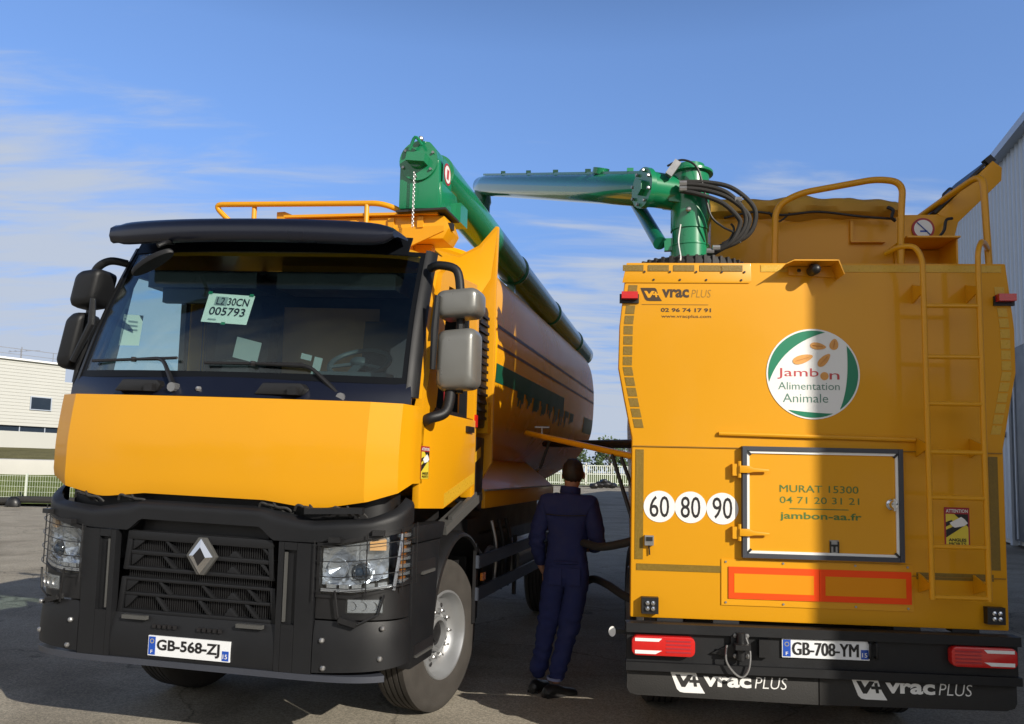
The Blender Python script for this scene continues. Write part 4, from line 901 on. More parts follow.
def patch(mb, s0, s1, zb, zt, off=0.0, thick=.02, ns=None, nz=4, prof=None, mi=None):
    """curved panel on the cab outline between arclengths s0..s1; zb, zt constants or functions of s; prof(v) extra depth"""
    if s0 > s1: s0, s1 = s1, s0
    thick = abs(thick)
    ns = ns or max(3, int(abs(s1-s0)/.035)); rows = []
    for j in range(nz+1):
        v = j/nz; r_ = []
        for i in range(ns+1):
            s = s0+(s1-s0)*i/ns; b = zb(s) if callable(zb) else zb; t = zt(s) if callable(zt) else zt
            o = off-(prof(v, s) if prof else 0); q = plan(s, o); r_.append((q.x, q.y, b+(t-b)*v))
        rows.append(r_)
    mb.grid(rows, thick, mi); return mb
def lerpf(tab):
    def f(s):
        for (a, x), (b, y) in zip(tab, tab[1:]):
            if a <= s <= b: return x+(y-x)*(s-a)/(b-a)
        return tab[0][1] if s < tab[0][0] else tab[-1][1]
    return f
SE = SL[-1]                                    # arclength where the straight side starts (about 1.47)
SD = SE+.02
TP = lambda mb, name, m, par=T1, **k: mb.build(name, m, par, tf=cabtf, **k)

# --- orange front flap
hb_ = lerpf([(-SD, 1.62), (-SE+.10, 1.60), (-1.13, 1.505), (-.82, 1.462), (-.74, 1.458), (-.42, 1.490), (.42, 1.490), (.74, 1.458), (.82, 1.462), (1.13, 1.505), (SE-.10, 1.60), (SD, 1.62)])
HP = [(-1.262, .46), (-1.262, .30), (-1.238, .160), (-1.075, .076), *[(q/20*1.055, .020+.046*abs(q/20)**2.2) for q in range(-20, 21)], (1.075, .074), (1.235, .138), (1.262, .30), (1.262, .46)]
pts = []
for (xa, ya), (xb, yb_) in zip(HP, HP[1:]):
    k_ = max(1, int((Vector((xb-xa, yb_-ya))).length/.05))
    pts += [(xa+(xb-xa)*q/k_, ya+(yb_-ya)*q/k_) for q in range(k_)]
pts.append(HP[-1])
hbx = lerpf([(-1.262, 1.625), (-1.238, 1.57), (-1.07, 1.512), (-.80, 1.462), (-.72, 1.458), (-.42, 1.492), (.42, 1.492), (.72, 1.458), (.80, 1.462), (1.07, 1.512), (1.235, 1.57), (1.262, 1.625)])
mb = MB(); rows = []
for j in range(13):
    v = j/12; r_ = []
    for x, y in pts:
        zb_ = hbx(x); z = zb_+(2.108-zb_)*v
        r_.append((x, y+.045*max(0, (z-1.75)/.36)**1.5+(.010 if j == 0 else 0), z))
    rows.append(r_)
mb.grid(rows, .016); hood = TP(mb, 'front_flap', 'yellow_panel', angle=12)
# dark gap behind and under the flap
mb = MB(); patch(mb, -SD-.1, SD+.1, 1.30, 1.66, -.13, -.03, ns=60, nz=2); TP(mb, 'engine_bay_wall', 'fins')
mb = MB()
for s0 in (-.98, -.62, .38, .62, .86):
    for k in range(3):
        q = plan(s0+k*.05, -.05); mb.tube(cr([(q.x, q.y, 1.44+.02*k), (q.x+.03, q.y-.015, 1.475-.01*k), (q.x+.09, q.y, 1.45), (q.x+.12, q.y+.02, 1.42)], 4), .008, 6)
TP(mb, 'engine_bay_hose', 'rubber')
mb = MB(); mb.bar((.72, .0, 1.445), (1.06, .06, 1.462), .05, .035, bev=.01); TP(mb, 'flap_hinge_bar', 'slate')
# --- upper bumper band with the notch over the grille
ztop = lerpf([(-SD, 1.54), (-1.3, 1.475), (-1.1, 1.415), (-.76, 1.392), (-.42, 1.452), (.42, 1.452), (.76, 1.392), (1.1, 1.415), (1.3, 1.475), (SD, 1.54)])
zbot = lerpf([(-SD, 1.40), (-SE+.1, 1.345), (-.78, 1.265), (-.49, 1.262), (-.405, 1.335), (.425, 1.335), (.515, 1.262), (.78, 1.265), (SE-.1, 1.345), (SD, 1.40)])
mb = MB(); patch(mb, -SD, SD, zbot, ztop, .004, -.03, ns=110, nz=6, prof=lambda v, s: .06*max(0, v-.72)**2/.08); TP(mb, 'bumper_band', 'slate', angle=50)
# --- grille
gx = lambda z: .555-(z-.76)*.105          # half width at height z
mb = MB(); mb.prism([(-gx(.76)+.01, .762), (gx(.76)-.03, .762), (gx(1.34)-.07, 1.336), (-gx(1.34)+.06, 1.336)], 'y', .085, .12); gr = TP(mb, 'grille', 'fins')
mb = MB()
for i in range(66):
    x = -.50+i*.0152
    for z0, z1 in ((.782, .872), (.882, .958), (.972, 1.022), (1.035, 1.118), (1.13, 1.212)):
        mb.box((x, .07, (z0+z1)/2), (.006, .03, z1-z0))
TP(mb, 'grille_fin', 'black', gr)
mb = MB()
for z0, z1, y in ((1.205, 1.258, .02), (1.112, 1.138, .028), (1.018, 1.042, .024), (.956, .976, .024), (.866, .886, .03), (.762, .786, .024)):
    mb.prism([(-gx(z0), z0), (gx(z0), z0), (gx(z1), z1), (-gx(z1), z1)], 'y', y, y+.055, bev=.006)
for sg in (-1, 1):
    for z0, z1 in ((.762, .976), (1.018, 1.25)):
        mb.prism([(sg*gx(z0), z0), (sg*(gx(z0)-.035), z0), (sg*(gx(z1)-.035), z1), (sg*gx(z1), z1)], 'y', .022, .085, bev=.005)
def strut(x, z0, z1, w=.024, sl=.07): mb.prism([(x, z1), (x+w, z1), (x+w+sl, z0), (x+sl, z0)], 'y', .026, .06, bev=.004)
for z0, z1, xs in ((1.138, 1.205, (-.24, .43)), (1.042, 1.112, (-.25, .42)), (.886, .956, (-.27, .03, .34)), (.786, .866, (-.29, .01, .33))):
    for x in xs: strut(x, z0, z1)
for z0, z1, xs in ((1.138, 1.205, (-.47, .20, )), (1.042, 1.112, (-.475, .19)), (.886, .956, (-.50, .20)), (.786, .866, (-.505, .19))):
    for i, x in enumerate(xs):
        if i == 0: mb.prism([(x, z1), (x+.09, z1), (x+.03, z0+.02), (x, z0)], 'y', .03, .06, bev=.004)
        else: mb.prism([(x, z0), (x+.09, z0), (x+.05, z1-.03), (x+.035, z1-.03)], 'y', .034, .062, bev=.004)
TP(mb, 'grille_bar', 'slate', gr)
# badge: a tall rhombus ring
mb = MB(); cx, cz = .036, 1.135
o_ = [(cx-.024, cz+.112), (cx+.026, cz+.112), (cx+.106, cz+.0), (cx+.026, cz-.112), (cx-.024, cz-.112), (cx-.104, cz+.0)]
mb.prism(o_, 'y', .0, .03, bev=.006); bd = TP(mb, 'badge_back', 'mirror_grey', gr)
def quad3(mb, ps): mb._new([Vector(p) for p in ps], [tuple(range(len(ps)))])
T_, Rr, B_2, L_ = (cx, -.006, cz+.105), (cx+.083, -.004, cz), (cx, -.006, cz-.105), (cx-.081, -.004, cz)
ti, ri, bi, li = (cx+.006, -.020, cz+.056), (cx+.043, -.019, cz-.004), (cx-.004, -.020, cz-.056), (cx-.041, -.019, cz+.004)
mb = MB(); quad3(mb, [T_, ti, ri, Rr]); quad3(mb, [Rr, ri, bi, B_2]); quad3(mb, [B_2, bi, li, L_]); quad3(mb, [L_, li, ti, T_])
for a, b in ((T_, Rr), (Rr, B_2), (B_2, L_), (L_, T_)): quad3(mb, [a, b, (b[0], .0, b[2]), (a[0], .0, a[2])])
TP(mb, 'rhombus_badge', 'chrome', bd, angle=5)
mb = MB(); mb.prism([(ti[0], ti[2]), (ri[0], ri[2]), (bi[0], bi[2]), (li[0], li[2])], 'y', -.0195, -.0175); TP(mb, 'badge_centre', 'ink', bd)
# --- lower bumper
mb = MB(); patch(mb, -.80, .80, .505, .765, .012, -.05, ns=40, nz=5, prof=lambda v, s: .03*v**3+.025*max(0, .25-v)); TP(mb, 'lower_bumper', 'slate', angle=50)
mb = MB(); patch(mb, -1.22, 1.22, .468, .503, .016, -.14, ns=60, nz=2); TP(mb, 'bumper_lip', 'frame')
mb = MB()
for x in (-.39, .40): mb.box((x, -.012, .748), (.17, .03, .022), bev=.006)
TP(mb, 'bumper_step', 'mirror_grey')
mb = MB()
for x0 in (-.25, .06):
    for k in range(5): mb.box((x0+k*.036, -.013, .705), (.02, .012, .022), bev=.003)
TP(mb, 'bumper_slot', 'ink')
for sg in (-1, 1):
    s0, s1 = SX(.565), SX(.79)
    mb = MB(); zt = lambda s: 1.262
    # vertical pillar between grille and lamp, with a sunk panel
    patch(mb, sg*.565, sg*.60, .505, 1.258, .014, -.05, ns=2, nz=8); patch(mb, sg*.685, sg*.80, .505, 1.258, .014, -.05, ns=4, nz=8)
    patch(mb, sg*.602, sg*.683, 1.215, 1.258, .014, -.05, ns=3, nz=2); patch(mb, sg*.602, sg*.683, .505, .775, .014, -.05, ns=3, nz=4)
    patch(mb, sg*.602, sg*.683, .775, 1.215, -.012, -.02, ns=3, nz=4); TP(mb, 'bumper_pillar', 'slate')
    mb = MB(); q = plan(sg*.612, .004); mb.bar((q.x, q.y, .79), (q.x-.0, q.y, 1.20), .012, .02, bev=.004); TP(mb, 'pillar_strip', 'mirror_grey')
    # corner piece below the lamp
    e = SE+.01
    mb = MB(); patch(mb, sg*.806, sg*e, lerpf([(0, .515), (.806, .515), (1.2, .535), (2, .60)]) if sg > 0 else (lambda s: lerpf([(0, .515), (.806, .515), (1.2, .535), (2, .60)])(-s)), .812, .016, -.05, ns=34, nz=5, prof=lambda v, s: .02*v**4); cp = TP(mb, 'bumper_corner', 'slate', angle=50)
    mb = MB()
    for s_, zz in ((.862, .70), (.875, .545), (1.20, .775), (1.19, .60)):
        q = plan(sg*s_, .018); mb.ball((q.x, q.y, zz), .017, 10)
    TP(mb, 'bolt', 'steel', cp)
    mb = MB(); patch(mb, sg*.806, sg*e, .822, lambda s: .952+.24*max(0, abs(s)-1.02), -.004, -.05, ns=30, nz=4); fp = TP(mb, 'fog_lamp_panel', 'black', angle=50)
    mb = MB(); patch(mb, sg*1.0, sg*1.20, .868, .945, .004, -.02, ns=8, nz=3); fg = TP(mb, 'fog_lamp', 'lampchrome', fp)
    mb = MB(); patch(mb, sg*.99, sg*1.21, .862, .952, .012, -.004, ns=8, nz=2); TP(mb, 'fog_lens', 'lens', fg)
    mb = MB()
    for k in range(3): q = plan(sg*(1.03+k*.06), -.0); mb.lathe([(0, .012), (.02, .004), (.027, -.004)], (q.x, q.y-.004, .907), (0, 1, 0), 12)
    TP(mb, 'fog_bulb', 'steel', fg)
    mb = MB(); q = plan(sg*.96, .02); q2 = plan(sg*1.06, .025); mb.bar((q.x, q.y, .83), (q2.x, q2.y, .80), .05, .03, bev=.008); mb.tube([(plan(sg*.93, .03).x, plan(sg*.93, .03).y, 1.0), (plan(sg*.95, .03).x, plan(sg*.95, .03).y, .86), (q.x, q.y, .80)], .007, 6); mb.tube([(plan(sg*1.2, .03).x, plan(sg*1.2, .03).y, .98), (plan(sg*1.17, .03).x, plan(sg*1.17, .03).y, .86), (q2.x, q2.y, .80)], .007, 6); TP(mb, 'guard_clip', 'black', fp)
    # headlamp
    zl = (lambda s: .962+.24*max(0, abs(s)-1.02)); zu = (lambda s: 1.252+.20*max(0, abs(s)-.85))
    mb = MB(); patch(mb, sg*.812, sg*e, lambda s: zl(s)-.006, lambda s: zu(s)+.006, -.085, -.02, ns=26, nz=3)
    patch(mb, sg*.806, sg*.826, zl, zu, .004, -.09, ns=2, nz=3); patch(mb, sg*.806, sg*e, lambda s: zu(s)-.004, lambda s: zu(s)+.016, .008, -.09, ns=26, nz=1); patch(mb, sg*.806, sg*e, lambda s: zl(s)-.012, lambda s: zl(s)+.006, .008, -.09, ns=26, nz=1)
    hl = TP(mb, 'headlamp', 'black')
    # chrome reflector: a dimpled bowl
    mb = MB(); rows = []
    for j in range(13):
        r_ = []
        for i in range(25):
            s = .832+(1.24-.832)*i/24; b = zl(s)+.062+.0*s; t = zu(s)-.018; v = j/12
            dep = .02+.045*math.sin(math.pi*v)*abs(math.sin(math.pi*(i/24)*2.0))+.012*((i*7+j*13) % 5)/5
            q = plan(sg*s, -dep); r_.append((q.x, q.y, b+(t-b)*v))
        rows.append(r_)
    mb.grid(rows, 0.0); TP(mb, 'reflector', 'lampchrome', hl, angle=14)
    mb = MB(); q = plan(sg*1.06, -.012); mb.lathe([(0, .022), (.02, .018), (.036, .0), (.041, -.012), (.047, -.012), (.05, -.03)], (q.x, q.y-.004, 1.105), (sg*.25, -1, 0), 24); TP(mb, 'projector', 'winglass', hl)
    mb = MB(); mb.lathe([(.05, -.014), (.062, -.004), (.07, -.012), (.07, -.04)], (q.x, q.y-.002, 1.105), (sg*.25, -1, 0), 28); q = plan(sg*.93, -.012); mb.lathe([(0, -.05), (.03, -.03), (.052, -.008), (.058, -.004), (.062, -.012)], (q.x, q.y-.004, 1.125), (sg*.1, -1, 0), 24); TP(mb, 'lamp_ring', 'lampchrome', hl)
    mb = MB(); patch(mb, sg*1.115, sg*1.215, 1.235, lambda s: 1.278+.16*(abs(s)-1.085), -.012, -.02, ns=6, nz=2); TP(mb, 'indicator', 'palelamp', hl)
    mb = MB(); patch(mb, sg*.835, sg*1.255, lambda s: .985+.13*max(0, abs(s)-1.0), lambda s: 1.003+.13*max(0, abs(s)-1.0), .0, -.02, ns=14, nz=1)
    for k in range(5): patch(mb, sg*(.87+k*.075), sg*(.925+k*.075), lambda s: 1.008+.1*max(0, abs(s)-1.0), lambda s: 1.03+.1*max(0, abs(s)-1.0), -.002, -.02, ns=2, nz=1)
    for z_ in (0, 1):
        rows = [[(lambda q_: (q_.x, q_.y, 1.0+.30*v+.0*z_))(plan(sg*(1.262+.05*v+z_*.018), -.002)) for v in [k/8 for k in range(9)]] for _ in (0,)]
    p0 = [(lambda q_: (q_.x, q_.y, 1.0+.33*v))(plan(sg*(1.265+.055*v), .002)) for v in [k/8 for k in range(9)]]; mb.tube(p0, .011, 6); TP(mb, 'daylight_strip', 'lampchrome', hl)
    mb = MB(); patch(mb, sg*1.335, sg*(SE-.03), lambda s: 1.06+.3*max(0, abs(s)-1.335)*.3, 1.335, -.02, -.02, ns=5, nz=4); TP(mb, 'side_indicator', 'darkamber', hl)
    mb = MB()
    for k in range(7):
        zz = 1.04+k*.045; patch(mb, sg*1.30, sg*(SE+.0), zz, zz+.022, -.004, -.02, ns=5, nz=1)
    TP(mb, 'side_light_bar', 'lampchrome', hl)
    mb = MB(); patch(mb, sg*.82, sg*e, zl, zu, .002, -.004, ns=26, nz=3); TP(mb, 'lamp_lens', 'lens', hl)
    mb = MB()
    for k in range(4):
        zz = .99+k*.088; pts = [(lambda q_, s: (q_.x, q_.y, zz+.12*max(0, s-.95)))(plan(sg*s, .034), s) for s in [.80+(e-.80)*i/16 for i in range(17)]]; mb.tube(pts, .0027, 6)
    for s in (.802, 1.10, 1.30, e-.005): mb.tube([(lambda q_: (q_.x, q_.y, zl(s)-.03))(plan(sg*s, .034)), (lambda q_: (q_.x, q_.y, zu(s)+.03))(plan(sg*s, .034))], .0036, 6)
    for s in (.92, 1.16):
        q = plan(sg*s, .02); mb.box((q.x, q.y, zu(s)+.025), (.07, .05, .03), bev=.008, rot=Matrix.Rotation(sg*R(18 if s > 1 else 6), 3, 'Z'))
    TP(mb, 'lamp_guard', 'black', hl)
    # step box behind the corner and inner wheel arch
    mb = MB(); mb.prism([(.40, .47), (.80, .47), (.90, 1.25), (.40, 1.25)], 'x', sg*1.16, sg*1.25, bev=.015); mb.prism([(.40, 1.255), (.93, 1.255), (.98, 1.36), (.40, 1.36)], 'x', sg*1.14, sg*1.255, bev=.015); sb = TP(mb, 'entry_step', 'slate')
    mb = MB()
    for zz in (1.10, .57): mb.box((sg*1.252, .62, zz), (.012, .34, .075), bev=.005)
    TP(mb, 'step_recess', 'ink', sb)
    mb = MB(); mb.box((sg*1.262, .64, 1.06), (.02, .22, .02), bev=.004); mb.box((sg*1.262, .60, .54), (.02, .30, .014), bev=.004); TP(mb, 'step_tread', 'mirror_grey', sb)
    mb = MB(); n = 28; rows = []
    for j, xx in enumerate((.80, 1.18, 1.225, 1.235)):
        rows.append([(sg*xx, 1.47+(.66-(.0 if j < 2 else .02*(j-1)))*math.cos(R(8+164*k/n)), .56+(.70-(.0 if j < 2 else .02*(j-1)))*math.sin(R(8+164*k/n))) for k in range(n+1)])
    mb.grid(rows, .02*sg); TP(mb, 'wheel_arch', 'black')
    # front wheel (steered dead ahead)
    make_wheel(T1, 'wheel', (sg*.975, 1.46, .475), sg, steer=R(-10))
    for yw in (5.75, 7.1): make_wheel(T1, 'wheel', (sg*.965, yw, .475), sg)
# number plate
mb = MB(); mb.box((0, -.012, .590), (.56, .012, .118), bev=.004); pl = TP(mb, 'number_plate', 'platewhite')
plate_bits(pl, -.28, .28, .531, .649, -.019, 'GB-568-ZJ', tf=cabtf)
# --- cowl, windscreen, pillars
def wsrow(z, hw, y0, bow, x0=None, x1=None, n=28, off=0.0):
    out = []
    for i in range(n+1):
        x = (x0 if x0 is not None else -hw)+((x1 if x1 is not None else hw)-(x0 if x0 is not None else -hw))*i/n
        u = abs(x)/hw; out.append((x, y0+bow*u**2.2+.06*max(0, u-.9)/.1*0+off, z))
    return out
mb = MB(); mb.grid([wsrow(2.112, 1.250, .072, .20), wsrow(2.16, 1.248, .105, .17), wsrow(2.22, 1.235, .145, .15), wsrow(2.262, 1.22, .182, .135)], .03); TP(mb, 'cowl', 'navy', angle=60)
mb = MB()
for x in (-.62, .40):
    mb.prism([(x-.12, 2.135), (x+.20, 2.135), (x+.23, 2.18), (x+.20, 2.21), (x-.06, 2.21)], 'y', .085, .16, bev=.012); mb.box((x+.16, .08, 2.16), (.06, .05, .05), bev=.008)
TP(mb, 'cowl_vent', 'black')
def wsp(u, v, off=0.0):
    """windscreen point: u across -1..1, v up 0..1"""
    hw = 1.205-.055*v; z = 2.255+.955*v; y = .175+.42*v-.03*math.sin(math.pi*v)+(.135-.02*v)*abs(u)**2.6
    return Vector((u*hw, y+off, z))
mb = MB(); mb.grid([[wsp(-1+2*i/40, j/14) for i in range(41)] for j in range(15)], .006); ws = TP(mb, 'windscreen', 'glass', angle=80)
mb = MB(); mb.grid([[wsp(-1+2*i/30, v, -.004) for i in range(31)] for v in (-.02, .0, .028)], .004); mb.grid([[wsp(-1+2*i/30, v, -.004) for i in range(31)] for v in (.965, 1.0)], .004)
for a, b in ((-1.0, -.972), (.972, 1.0)): mb.grid([[wsp(u, j/14, -.004) for u in (a, b)] for j in range(15)], .004)
TP(mb, 'screen_border', 'header', ws)
for sg in (-1, 1):
    rows = []; rows2 = []
    for j in range(13):
        v = -.10+1.12*j/12; p = wsp(sg*1.0, v); rows.append([p+Vector((sg*.0, -.012, 0)), p+Vector((sg*.03, .0, 0)), p+Vector((sg*.050, .05, 0)), p+Vector((sg*.052, .085, 0)), p+Vector((sg*.0, .085, 0))])
        rows2.append([p+Vector((sg*.045, .087, 0)), p+Vector((sg*.050, .14, 0)), p+Vector((sg*.0, .14, 0)), p+Vector((sg*0, .088, 0))])
    mb = MB(); mb.loft(rows); TP(mb, 'pillar_trim', 'slate', angle=60)
    mb = MB(); mb.loft(rows2); TP(mb, 'front_pillar', 'yellow' if sg > 0 else 'slate')
    # door
    mb = MB(); xs = sg*1.262
    def sidepoly(pts, a, b, mbx=None, bev=.006): (mbx or mb).prism(pts, 'x', sg*a, sg*b, bev=bev)
    sidepoly([(.43, 1.47), (.9, 1.45), (1.60, 1.60), (1.60, 2.10), (1.36, 2.10), (.72, 2.10), (.62, 2.02), (.43, 2.02)], 1.215, 1.262)
    dor = TP(mb, 'door', 'yellow')
    mb = MB(); mb.prism([(.43, 2.03), (.60, 2.03), (.69, 2.11), (.73, 2.11), (.93, 3.03), (1.40, 3.06), (1.40, 2.11), (1.60, 2.11), (1.60, 3.20), (.86, 3.13), (.78, 3.08), (.56, 2.26)] if sg > 0 else [(.36, 2.03), (.50, 2.03), (.52, 2.11), (.54, 2.11), (.76, 3.03), (1.40, 3.06), (1.40, 2.11), (1.60, 2.11), (1.60, 3.20), (.80, 3.13), (.70, 3.05), (.48, 2.26)], 'x', sg*1.19, sg*1.245)
    TP(mb, 'door_frame', 'yellow' if sg > 0 else 'dash', dor)
    mb = MB(); mb.prism([(1.41, 2.11), (1.56, 2.11), (1.56, 3.10), (1.41, 3.05)], 'x', sg*1.175, sg*1.189); TP(mb, 'door_post', 'yellow', dor)
    mb = MB(); mb._new([Vector((sg*1.215, y, z)) for y, z in ((.52, 2.105), (1.40, 2.105), (1.40, 3.06), (.75, 3.03))], [(0, 1, 2, 3)])
    if sg < 0: TP(mb, 'door_window', 'sideglass', dor)
    else: mb.bm.free()
    mb = MB(); mb.prism([(.70, 2.10), (1.40, 2.10), (1.40, 2.13), (.715, 2.13)], 'x', sg*1.20, sg*1.252); mb.prism([(1.37, 2.13), (1.41, 2.13), (1.41, 3.05), (1.37, 3.05)], 'x', sg*1.20, sg*1.249); TP(mb, 'window_seal', 'black', dor)
    mb = MB(); mb.prism([(.90, 1.462), (1.60, 1.612), (1.60, 1.70), (.90, 1.55)], 'x', sg*1.2625, sg*1.2635); TP(mb, 'door_stripe', 'reflectpale', dor)
    mb = MB(); mb.box((sg*1.268, 1.43, 2.02), (.03, .16, .045), bev=.01); TP(mb, 'door_handle', 'black', dor)
    mb = MB(); mb.prism([(1.605, 1.50), (1.70, 1.50), (1.70, 3.16), (1.605, 3.16)], 'x', sg*1.15, sg*1.24, bev=.01); TP(mb, 'rear_pillar', 'yellow')
    mb = MB(); mb.prism([(1.72, 2.06), (2.02, 2.06), (2.03, 3.06), (1.98, 3.10), (1.72, 3.06)], 'x', sg*1.05, sg*1.225, bev=.02)
    for k in range(14): mb.box((sg*1.23, 1.87, 2.14+k*.066), (.02, .26, .024), bev=.004)
    TP(mb, 'air_intake', 'black')
    mb = MB(); mb.prism([(1.62, 1.46), (1.98, 1.38), (2.02, 1.98), (1.66, 1.98)], 'x', sg*1.10, sg*1.22, bev=.02); fdn = TP(mb, 'rear_fairing', 'black')
    mb = MB(); mb.prism([(1.68, 1.75), (1.90, 1.82), (1.90, 1.90), (1.68, 1.83)], 'x', sg*1.2205, sg*1.222); TP(mb, 'yellow_tape', 'reflectpale', fdn)
    mb = MB(); mb.bar((sg*1.23, 1.15, 1.36), (sg*1.23, 1.75, 1.52), .03, .05, bev=.008); mb.box((sg*1.2, 1.45, 1.40), (.1, .9, .06), bev=.01, rot=Matrix.Rotation(R(14), 3, 'X')); TP(mb, 'sill_trim', 'mirror_grey')
    mb = MB(); mb.box((sg*1.245, 1.66, 2.10), (.02, .05, .10), bev=.006); TP(mb, 'side_marker', 'red')
    # mirrors: two housings on curved arms
    mx = 1.45 if sg > 0 else 1.40
    dz = .05 if sg > 0 else .0; ml = mx if sg > 0 else 1.50; aw = .03 if sg > 0 else .028
    if sg > 0: path = [(1.22, .62, 3.08), (1.30, .56, 3.085), (mx-.03, .56, 3.05), (mx, .56, 2.90)]
    else: path = [(-1.19, .66, 3.10), (-1.27, .58, 3.10), (-1.36, .56, 3.05), (-1.42, .56, 2.95)]
    mb = MB(); mb.tube(cr(path, 6), aw, 12)
    mb.tube(cr([(sg*1.25, .50, 2.02), (sg*1.30, .47, 2.04), (sg*(ml-.06), .53, 2.10), (sg*(ml-.04), .55, 2.30)], 6), .036 if sg > 0 else .03, 12); mb.tube([(sg*(mx-.115), .45, 2.80+dz), (sg*(mx-.125), .44, 2.62), (sg*(ml-.135+(.06 if sg < 0 else 0)), .45, 2.36)], [.02, .026, .02], 8); mb.tube([(sg*mx, .58, 2.85), (sg*ml, .58, 2.22)], .03, 8)
    arm = TP(mb, 'mirror_arm', 'slate')
    for (xc, z0, z1, w1) in (((mx, 2.722, 2.912, .29), (mx, 2.235, 2.645, .255)) if sg > 0 else ((mx, 2.755, 3.02, .22), (ml, 2.315, 2.715, .14))):
        rows = []
        for k, (yy, sc) in enumerate(((.465, .60), (.472, .84), (.495, .96), (.54, 1.0), (.62, 1.0), (.66, .97))):
            hz = (z1-z0)/2*sc; hx = w1/2*sc; r_ = .055*sc; ring = []
            for cx_, cz_, a_ in ((hx-r_, hz-r_, 0), (-hx+r_, hz-r_, 90), (-hx+r_, -hz+r_, 180), (hx-r_, -hz+r_, 270)):
                for q in range(6):
                    qx = cx_+r_*math.cos(R(a_+18*q)); qz = cz_+r_*math.sin(R(a_+18*q)); ring.append(Vector((sg*xc+qx+(.22*qz if sg < 0 else 0), yy+.03*qx*sg, (z0+z1)/2+qz+.12*qx)))
            rows.append(ring)
        mb = MB(); mb.loft(rows); h = TP(mb, 'mirror_housing', 'mirror_silver' if sg > 0 else 'slate', arm, angle=60)  # left housings slate: their shade painted in, same plastic as the silver side
        mb = MB(); mb.box((sg*xc, .664, (z0+z1)/2), (w1*.84, .006, (z1-z0)*.84), bev=.003); TP(mb, 'mirror_glass', 'chrome', h)
# roof, visor
mb = MB(); rows = []
for v, dz in ((.97, 0), (1.0, .03), (1.0, .12)): rows.append([wsp(-1+1.90*i/30, v, -.008)+Vector((0, dz*.6, dz)) for i in range(31)])
mb.grid(rows, .01); TP(mb, 'screen_header', 'header', angle=60)
rows = []
for y, zt, hw in ((.70, 3.20, 1.16), (.74, 3.25, 1.18), (.84, 3.30, 1.205), (1.2, 3.335, 1.225), (1.68, 3.335, 1.225)):
    ring = [Vector((hw, y, 3.10 if y > .7 else 3.14))]
    for k in range(1, 20):
        u = math.cos(math.pi*k/20); ring.append(Vector((hw*math.copysign(abs(u)**.55, u), y, 3.10+(zt-3.10)*(1-abs(u)**4)**.6 if y > .7 else 3.14+(zt-3.14)*(1-abs(u)**4)**.6)))
    ring.append(Vector((-hw, y, 3.10 if y > .7 else 3.14))); rows.append(ring)
mb = MB(); mb.grid(rows, -.03); TP(mb, 'roof', 'yellow', angle=60)
rows = []
for i in range(41):
    u = -1+2*i/40; x = 1.085*u-.05; e_ = max(.3, (1-abs(u)**14)**.5) if u > 0 else max(.80, (1-abs(u)**20)**.5); yb = .31+.10*abs(u)**2.4; zc_ = 3.265+.006*(1-abs(u)**2)
    prof = [(.0, -.085), (-.02, -.04), (-.01, .03), (.04, .07), (.14, .092), (.34, .10), (.34, .05), (.10, -.03), (.03, -.095)]
    rows.append([Vector((x, yb+a*(.6+.4*e_), zc_+b*e_)) for a, b in prof])
mb = MB(); mb.loft(rows); vis = TP(mb, 'sun_visor', 'navy', angle=50)
# --- cab interior
mb = MB(); mb.box((0, 1.62, 2.45), (2.36, .03, 1.5)); mb.box((0, 1.0, 1.72), (2.3, 1.2, .05)); mb.box((0, 1.22, 3.08), (2.24, .8, .03)); TP(mb, 'cab_lining', 'cloth_dark')
mb = MB(); mb.box((.10, 1.585, 2.70), (1.02, .03, .56), bev=.02); TP(mb, 'rear_wall_board', 'brownboard')
mb = MB(); mb.box((-.56, .80, 2.99), (.9, .26, .11), bev=.03); mb.box((.5, .80, 2.99), (.9, .26, .11), bev=.03); TP(mb, 'overhead_console', 'black')
mb = MB(); mb.prism([(.30, 2.0), (.95, 2.0), (.95, 2.12), (.80, 2.24), (.42, 2.24), (.34, 2.20)], 'x', -1.14, 1.14, bev=.02); mb.prism([(.60, 2.2), (.86, 2.2), (.82, 2.36), (.66, 2.36)], 'x', .36, .92, bev=.03); dsh = TP(mb, 'dashboard', 'dash')
mb = MB(); mb.box((-.62, .43, 2.262), (.72, .10, .03), bev=.006); mb.box((.28, .43, 2.252), (.82, .09, .025), bev=.006); TP(mb, 'dash_top_strip', 'dashpale', dsh)
mb = MB(); mb.prism([(-.30, 2.22), (.0, 2.22), (-.06, 2.40), (-.24, 2.40)], 'y', .52, .66, bev=.02); TP(mb, 'dash_pod', 'black', dsh)
for x, z, w, h_ in ((-.19, 2.50, .20, .15), (.36, 2.38, .06, .16), (.28, 2.46, .08, .04)):
    mb = MB(); mb.box((x, .72, z), (w, .006, h_), rot=Matrix.Rotation(R(12), 3, 'Y')); TP(mb, 'loose_paper', 'dashpale', dsh)
mb = MB(); ctr = Vector((.63, .84, 2.44)); ax_ = Vector((0, -.55, .83)).normalized(); u_ = Vector((1, 0, 0)); v_ = ax_.cross(u_)
mb.tube([ctr+(u_*math.cos(2*math.pi*k/36)+v_*math.sin(2*math.pi*k/36))*.215 for k in range(36)], .018, 8, closed=True)
for a in (200, 340, 270): mb.bar(ctr, ctr+(u_*math.cos(R(a))+v_*math.sin(R(a)))*.21, .05, .02, bev=.005)
mb.ball(ctr, (.075, .06, .05), 12); mb.tube([ctr, ctr-ax_*.3], .03, 8); TP(mb, 'steering_wheel', 'dash')
